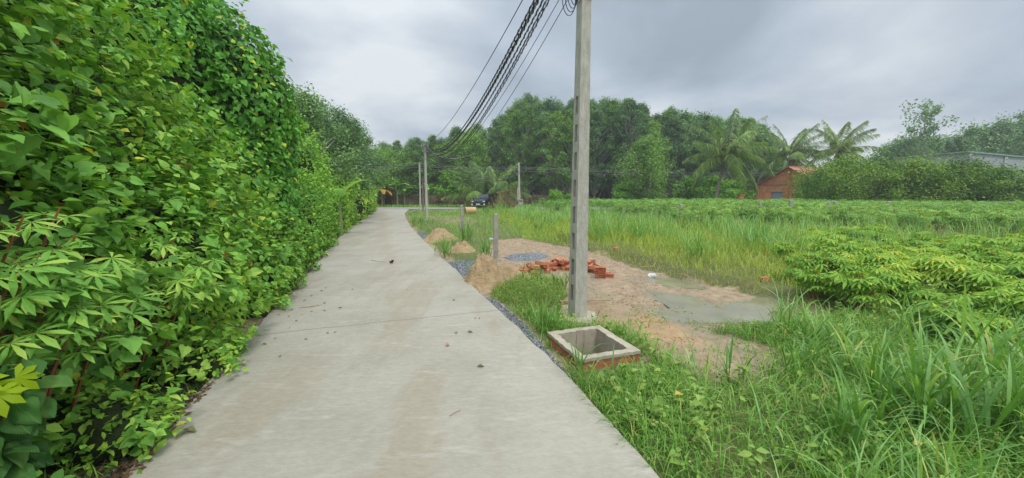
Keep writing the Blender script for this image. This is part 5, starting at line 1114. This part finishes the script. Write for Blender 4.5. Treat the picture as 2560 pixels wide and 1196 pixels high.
g = G(); P = np.c_[R.uniform(-40, 12, 9000), R.uniform(50.2, 54.2, 9000), np.zeros(9000)-.08]; k = len(P); blades(g, P, R.uniform(.15, .6, k), .05, R.uniform(.05, .6, k), R.uniform(.4, 1.4, k), 3, R=R)
P = np.c_[R.uniform(-6, 12, 5000), R.uniform(36, 44.3, 5000), np.zeros(5000)-.08]; P = P[~inpoly(P[:, 0], P[:, 1], ROAD)]; k = len(P); blades(g, P, R.uniform(.15, .5, k), .04, R.uniform(.05, .6, k), R.uniform(.4, 1.4, k), 3, R=R)
tag(g.obj('roadside_grass', M['grass']), 'grass strips on both sides of the cross road', 'grass', kind='stuff')

p = at(1209, 480, 47.2); car = empty('parked_car', (p[0], p[1], .02), math.radians(-90-12)); tag(car, 'dark blue sport utility car parked behind the tall grass', 'car')
cp = solid('dark_blue_paint', (.014, .018, .035), (.017, .022, .042), 2, .25, spec=.7); gl_ = solid('tinted_glass', (.03, .035, .05), None, 2, .08, spec=.9); ch = solid('chrome', (.7, .7, .72), None, 2, .15, metal=.9); tyre = solid('tyre', (.015, .015, .015), None, 5, .85); pale = solid('lamp_glass', (.7, .72, .75), None, 3, .15)
# side profile, x forward (front at +), z up, half widths
prof = [(2.25, .35, .80), (2.32, .62, .84), (2.28, .92, .84), (2.1, 1.06, .85), (1.2, 1.16, .88), (1.05, 1.2, .86), (.35, 1.66, .70), (-.2, 1.74, .70), (-1.7, 1.72, .68), (-2.2, 1.25, .82), (-2.32, .9, .88), (-2.3, .4, .86)]
g = G(); V = []
for x, z, h in prof: V += [[x, -h, z], [x, -h*.55, z+.012], [x, h*.55, z+.012], [x, h, z]]
n = len(prof); F = [(4*i+k, 4*i+k+1, 4*(i+1)+k+1, 4*(i+1)+k) for i in range(n-1) for k in range(3)]
for sgn, k in ((-1, 0), (1, 3)):
    V += [[2.1, sgn*.93, .45], [2.0, sgn*.93, .95], [1.0, sgn*.94, 1.1], [-2.1, sgn*.94, 1.05], [-2.1, sgn*.93, .4]]; b = len(V)-5
    F += [(0+k, 4+k, b), (4+k, 8+k, b+1, b), (8+k, 12+k, b+1), (12+k, 16+k, b+2, b+1), (16+k, 20+k, b+2), (20+k, 24+k, 28+k, 32+k, 36+k, b+3, b+2), (36+k, 40+k, b+3), (40+k, 44+k, b+4, b+3), (b, b+1, b+2, b+3, b+4)]
g.add(V, F); g.obj('body', cp, car)
def quadp(name, V, mat, parent=car): g = G(); g.add(V, [(0, 1, 2, 3)]); return g.obj(name, mat, parent)
quadp('windscreen', [[1.01, -.76, 1.27], [1.01, .76, 1.27], [.42, .66, 1.66], [.42, -.66, 1.66]], gl_)
for s in (-1, 1):
    quadp('side_window', [[.85, s*.905, 1.2], [.3, s*.76, 1.6], [-1.6, s*.74, 1.6], [-1.9, s*.9, 1.2]], gl_)
    g = G(); g.box((2.22, s*.66, .86), (.2, .34, .13), rz=-s*.3); g.obj('headlight', pale, car)
    g = G(); g.box((2.3, s*.74, .52), (.08, .16, .2)); g.obj('fog_lamp', pale, car)
    g = G(); g.box((.75, s*1.02, 1.22), (.12, .22, .17), taper=.8); g.obj('mirror', cp, car)
    g = G(); g.tube([[.2, s*.6, 1.79], [-1.6, s*.6, 1.79]], .022, 6); g.obj('roof_rail', ch, car)
    for x in (1.4, -1.4):
        t_ = np.linspace(0, 2*PI, 25)[:-1]; g = G(); V = []
        for yy, r in ((.0, .3), (.02, .36), (.2, .37), (.24, .33)): V += [[x+math.cos(a)*r, s*(.72+yy), .37+math.sin(a)*r] for a in t_]
        g.add(V, [(k*24+i, k*24+(i+1) % 24, (k+1)*24+(i+1) % 24, (k+1)*24+i) for k in range(3) for i in range(24)]+[tuple(range(24))]); wh = g.obj('wheel', tyre, car)
        g = G(); g.add([[x+math.cos(a)*.24, s*.945, .37+math.sin(a)*.24] for a in t_]+[[x, s*.93, .37]], [(i, (i+1) % 24, 24) for i in range(24)]); g.obj('rim', ch, wh)
g = G(); [g.box((2.33, 0, z), (.05, 1.1, .035)) for z in (.72, .8, .9)]; g.obj('grille', ch, car)
g = G(); g.box((2.35, 0, .4), (.1, 1.5, .06)); g.obj('bumper_trim', ch, car)
g = G(); g.box((2.37, 0, .55), (.02, .5, .12)); g.obj('number_plate', pale, car)
# dry brush and the hanging dead frond right of the car
R = np.random.default_rng(41); p = at(1262, 480, 44.5); db = empty('dry_brush_pile', (p[0], p[1], -.1)); tag(db, 'pile of dry brown brushwood between the car and the meter pole', 'brush pile'); g = G(); k = 1500
P = np.c_[R.normal(0, .75, k), R.normal(0, .4, k), np.abs(R.normal(0, .75, k))*np.exp(-R.uniform(0, .3, k))]; P[:, 2] = np.minimum(P[:, 2], 1.9-.35*np.abs(P[:, 0])**1.2); blades(g, P, R.uniform(.4, 1.0, k), .035, R.uniform(.3, 1.5, k), R.uniform(.3, 1.6, k), 4, R=R); g.obj('dry_stems', M['straw'], db)
g_ = empty('dead_palm_frond', (at(1240, 480, 45.5)[0], 45.5, 1.9)); tag(g_, 'dead drooping palm frond hanging over the brush pile', 'palm frond'); frond([0, 0, 0], -.1, .25, -.15, 2.9, 'straw', g_, R, 40, .05, .75)

# ------------------------------------------------------------------ buildings
p = at(1968, 480, 46); hx = p[0]; ho = empty('brick_house', (hx, 46, -.1), math.radians(-58)); tag(ho, 'unplastered red brick house with gable and tiled roof behind the field', 'house')
W2 = 3.3; ev, ap, D_ = 2.95, 4.95, 11
wx0, wx1, wz0, wz1 = -1.65, -.45, .95, 2.1
g = G()   # front gable wall with a real window opening
def wallq(V): g.add(V, [tuple(range(len(V)))])
wallq([[-W2, 0, 0], [wx0, 0, 0], [wx0, 0, ev], [-W2, 0, ev]]); wallq([[wx1, 0, 0], [W2, 0, 0], [W2, 0, ev], [wx1, 0, ev]]); wallq([[wx0, 0, 0], [wx1, 0, 0], [wx1, 0, wz0], [wx0, 0, wz0]]); wallq([[wx0, 0, wz1], [wx1, 0, wz1], [wx1, 0, ev], [wx0, 0, ev]])
wallq([[-W2, 0, ev], [W2, 0, ev], [0, 0, ap]])
for a, b in (((wx0, wz0), (wx0, wz1)), ((wx1, wz0), (wx1, wz1)), ((wx0, wz0), (wx1, wz0)), ((wx0, wz1), (wx1, wz1))): wallq([[a[0], 0, a[1]], [b[0], 0, b[1]], [b[0], .2, b[1]], [a[0], .2, a[1]]])
wallq([[-W2, 0, 0], [-W2, D_, 0], [-W2, D_, ev], [-W2, 0, ev]]); wallq([[W2, 0, 0], [W2, D_, 0], [W2, D_, ev], [W2, 0, ev]]); wallq([[-W2, D_, 0], [W2, D_, 0], [W2, D_, ev], [0, D_, ap], [-W2, D_, ev]])
g.obj('wall', M['housebrick'], ho)
colm = solid('brick_column', (.48, .16, .07), (.6, .23, .10), 3, .9)
for x in (-W2+.1, .05, W2-.1): g = G(); g.box((x, -.06, (ev if abs(x) > 1 else ap-.2)/2), (.26, .12, ev if abs(x) > 1 else ap-.2)); g.obj('column', colm, ho)
g = G(); g.box((-1.65, -.035, ev-.02), (3.1, .07, .16)); g.box((1.75, -.035, ev-.02), (3.1, .07, .16)); g.obj('beam', solid('beam', (.28, .14, .1), (.35, .2, .14), 3), ho)
wd = G(); wd.box(((wx0+wx1)/2, .1, (wz0+wz1)/2), (wx1-wx0-.06, .04, wz1-wz0-.06)); wo_ = wd.obj('window', solid('shutter_grey', (.2, .26, .3), (.27, .33, .37), 3, .5), ho); g = G(); g.box(((wx0+wx1)/2-.15, -.03, wz1+.08), (1.6, .08, .1)); g.obj('lintel', M['cement'], wo_)
rm = solid('clay_tiles', (.36, .13, .09), (.5, .22, .16), 3, .85, .4)
def roofm():
    g = G(); n = 26
    for s in (-1, 1):
        V = []; 
        for i in range(n+1):
            y = -.35+(D_+.7)*i/n; zz_ = .035*(i % 2)
            V += [[0, y, ap+.1+zz_], [s*(W2+.4), y, ev-.12+zz_], [s*(W2+.4), y, ev-.2+zz_], [0, y, ap+.02+zz_]]
        F = [(4*i+k, 4*i+(k+1) % 4, 4*(i+1)+(k+1) % 4, 4*(i+1)+k) for i in range(n) for k in range(4)]+[(0, 1, 2, 3), (4*n, 4*n+3, 4*n+2, 4*n+1)]; g.add(V, F)
    return g
roofm().obj('roof', rm, ho); g = G(); g.box((0, D_/2, ap+.12), (.22, D_+.75, .1)); g.obj('ridge', rm, ho)
g = G(); p = at(1853, 480, 47); g.box((0, 0, .8), (.45, .45, 1.6)); g.box((0, 0, 1.65), (.55, .55, .1)); o = g.obj('brick_pillar', M['housebrick']); o.location = (p[0], 47, 0); tag(o, 'short red brick pillar left of the brick house', 'pillar')
# grey shed
p = at(2407, 480, 48); sh = empty('grey_shed', (p[0], 48, -.1), 0); tag(sh, 'large grey rendered shed with green roof trim behind the orchard at right', 'shed')
gw = solid('grey_render', (.33, .37, .40), (.42, .46, .49), .8, .9, .15); g = G(); sl = -.09; W_ = 15
zt = lambda x: 6.85+sl*x
g.add([[0, 0, 0], [W_, 0, 0], [W_, 9, 0], [0, 9, 0], [0, 0, zt(0)], [W_, 0, zt(W_)], [W_, 9, zt(W_)], [0, 9, zt(0)]], [(0, 1, 5, 4), (1, 2, 6, 5), (2, 3, 7, 6), (3, 0, 4, 7)]); g.obj('wall', gw, sh)
gt = solid('green_trim', (.2, .36, .30), (.3, .46, .4), 2, .6); g = G(); a_, b_ = -.25, W_+.25
V = [[x, y, zt(x)+dz] for dz in (.02, .16) for x, y in ((a_, -.2), (b_, -.2), (b_, 9.2), (a_, 9.2))]; g.add(V, [(0, 3, 2, 1), (4, 5, 6, 7), (0, 1, 5, 4), (1, 2, 6, 5), (2, 3, 7, 6), (3, 0, 4, 7)]); g.obj('roof', gt, sh)
for i in range(4): g = G(); g.box((.25+i*4.4, -.06, zt(i*4.4+.4)/2), (.35, .12, zt(i*4.4+.4)-.02)); g.obj('column', solid('pale_column', (.42, .45, .47), (.48, .5, .52), 2), sh)
g = G(); g.box((7.2, -.02, 4.6), (1.0, .06, .4)); g.obj('vent', M['black'], sh)
# haze: even humid air over the whole place
hb = G(); hb.box((0, 60, 13), (260, 220, 30)); hz = bpy.data.materials.new('humid_air'); hz.use_nodes = True; t = hz.node_tree; t.nodes.clear()
o_ = nd(t, 'ShaderNodeOutputMaterial'); v_ = nd(t, 'ShaderNodeVolumePrincipled'); v_.inputs['Color'].default_value = (.86, .92, 1, 1); v_.inputs['Density'].default_value = .0010; t.links.new(v_.outputs[0], o_.inputs['Volume'])
tag(hb.obj('haze', hz), 'humid haze over the fields', 'haze', kind='stuff')
for a in bpy.data.objects:
    if '_u' in a: del a['_u']
print('objects', len(bpy.data.objects))
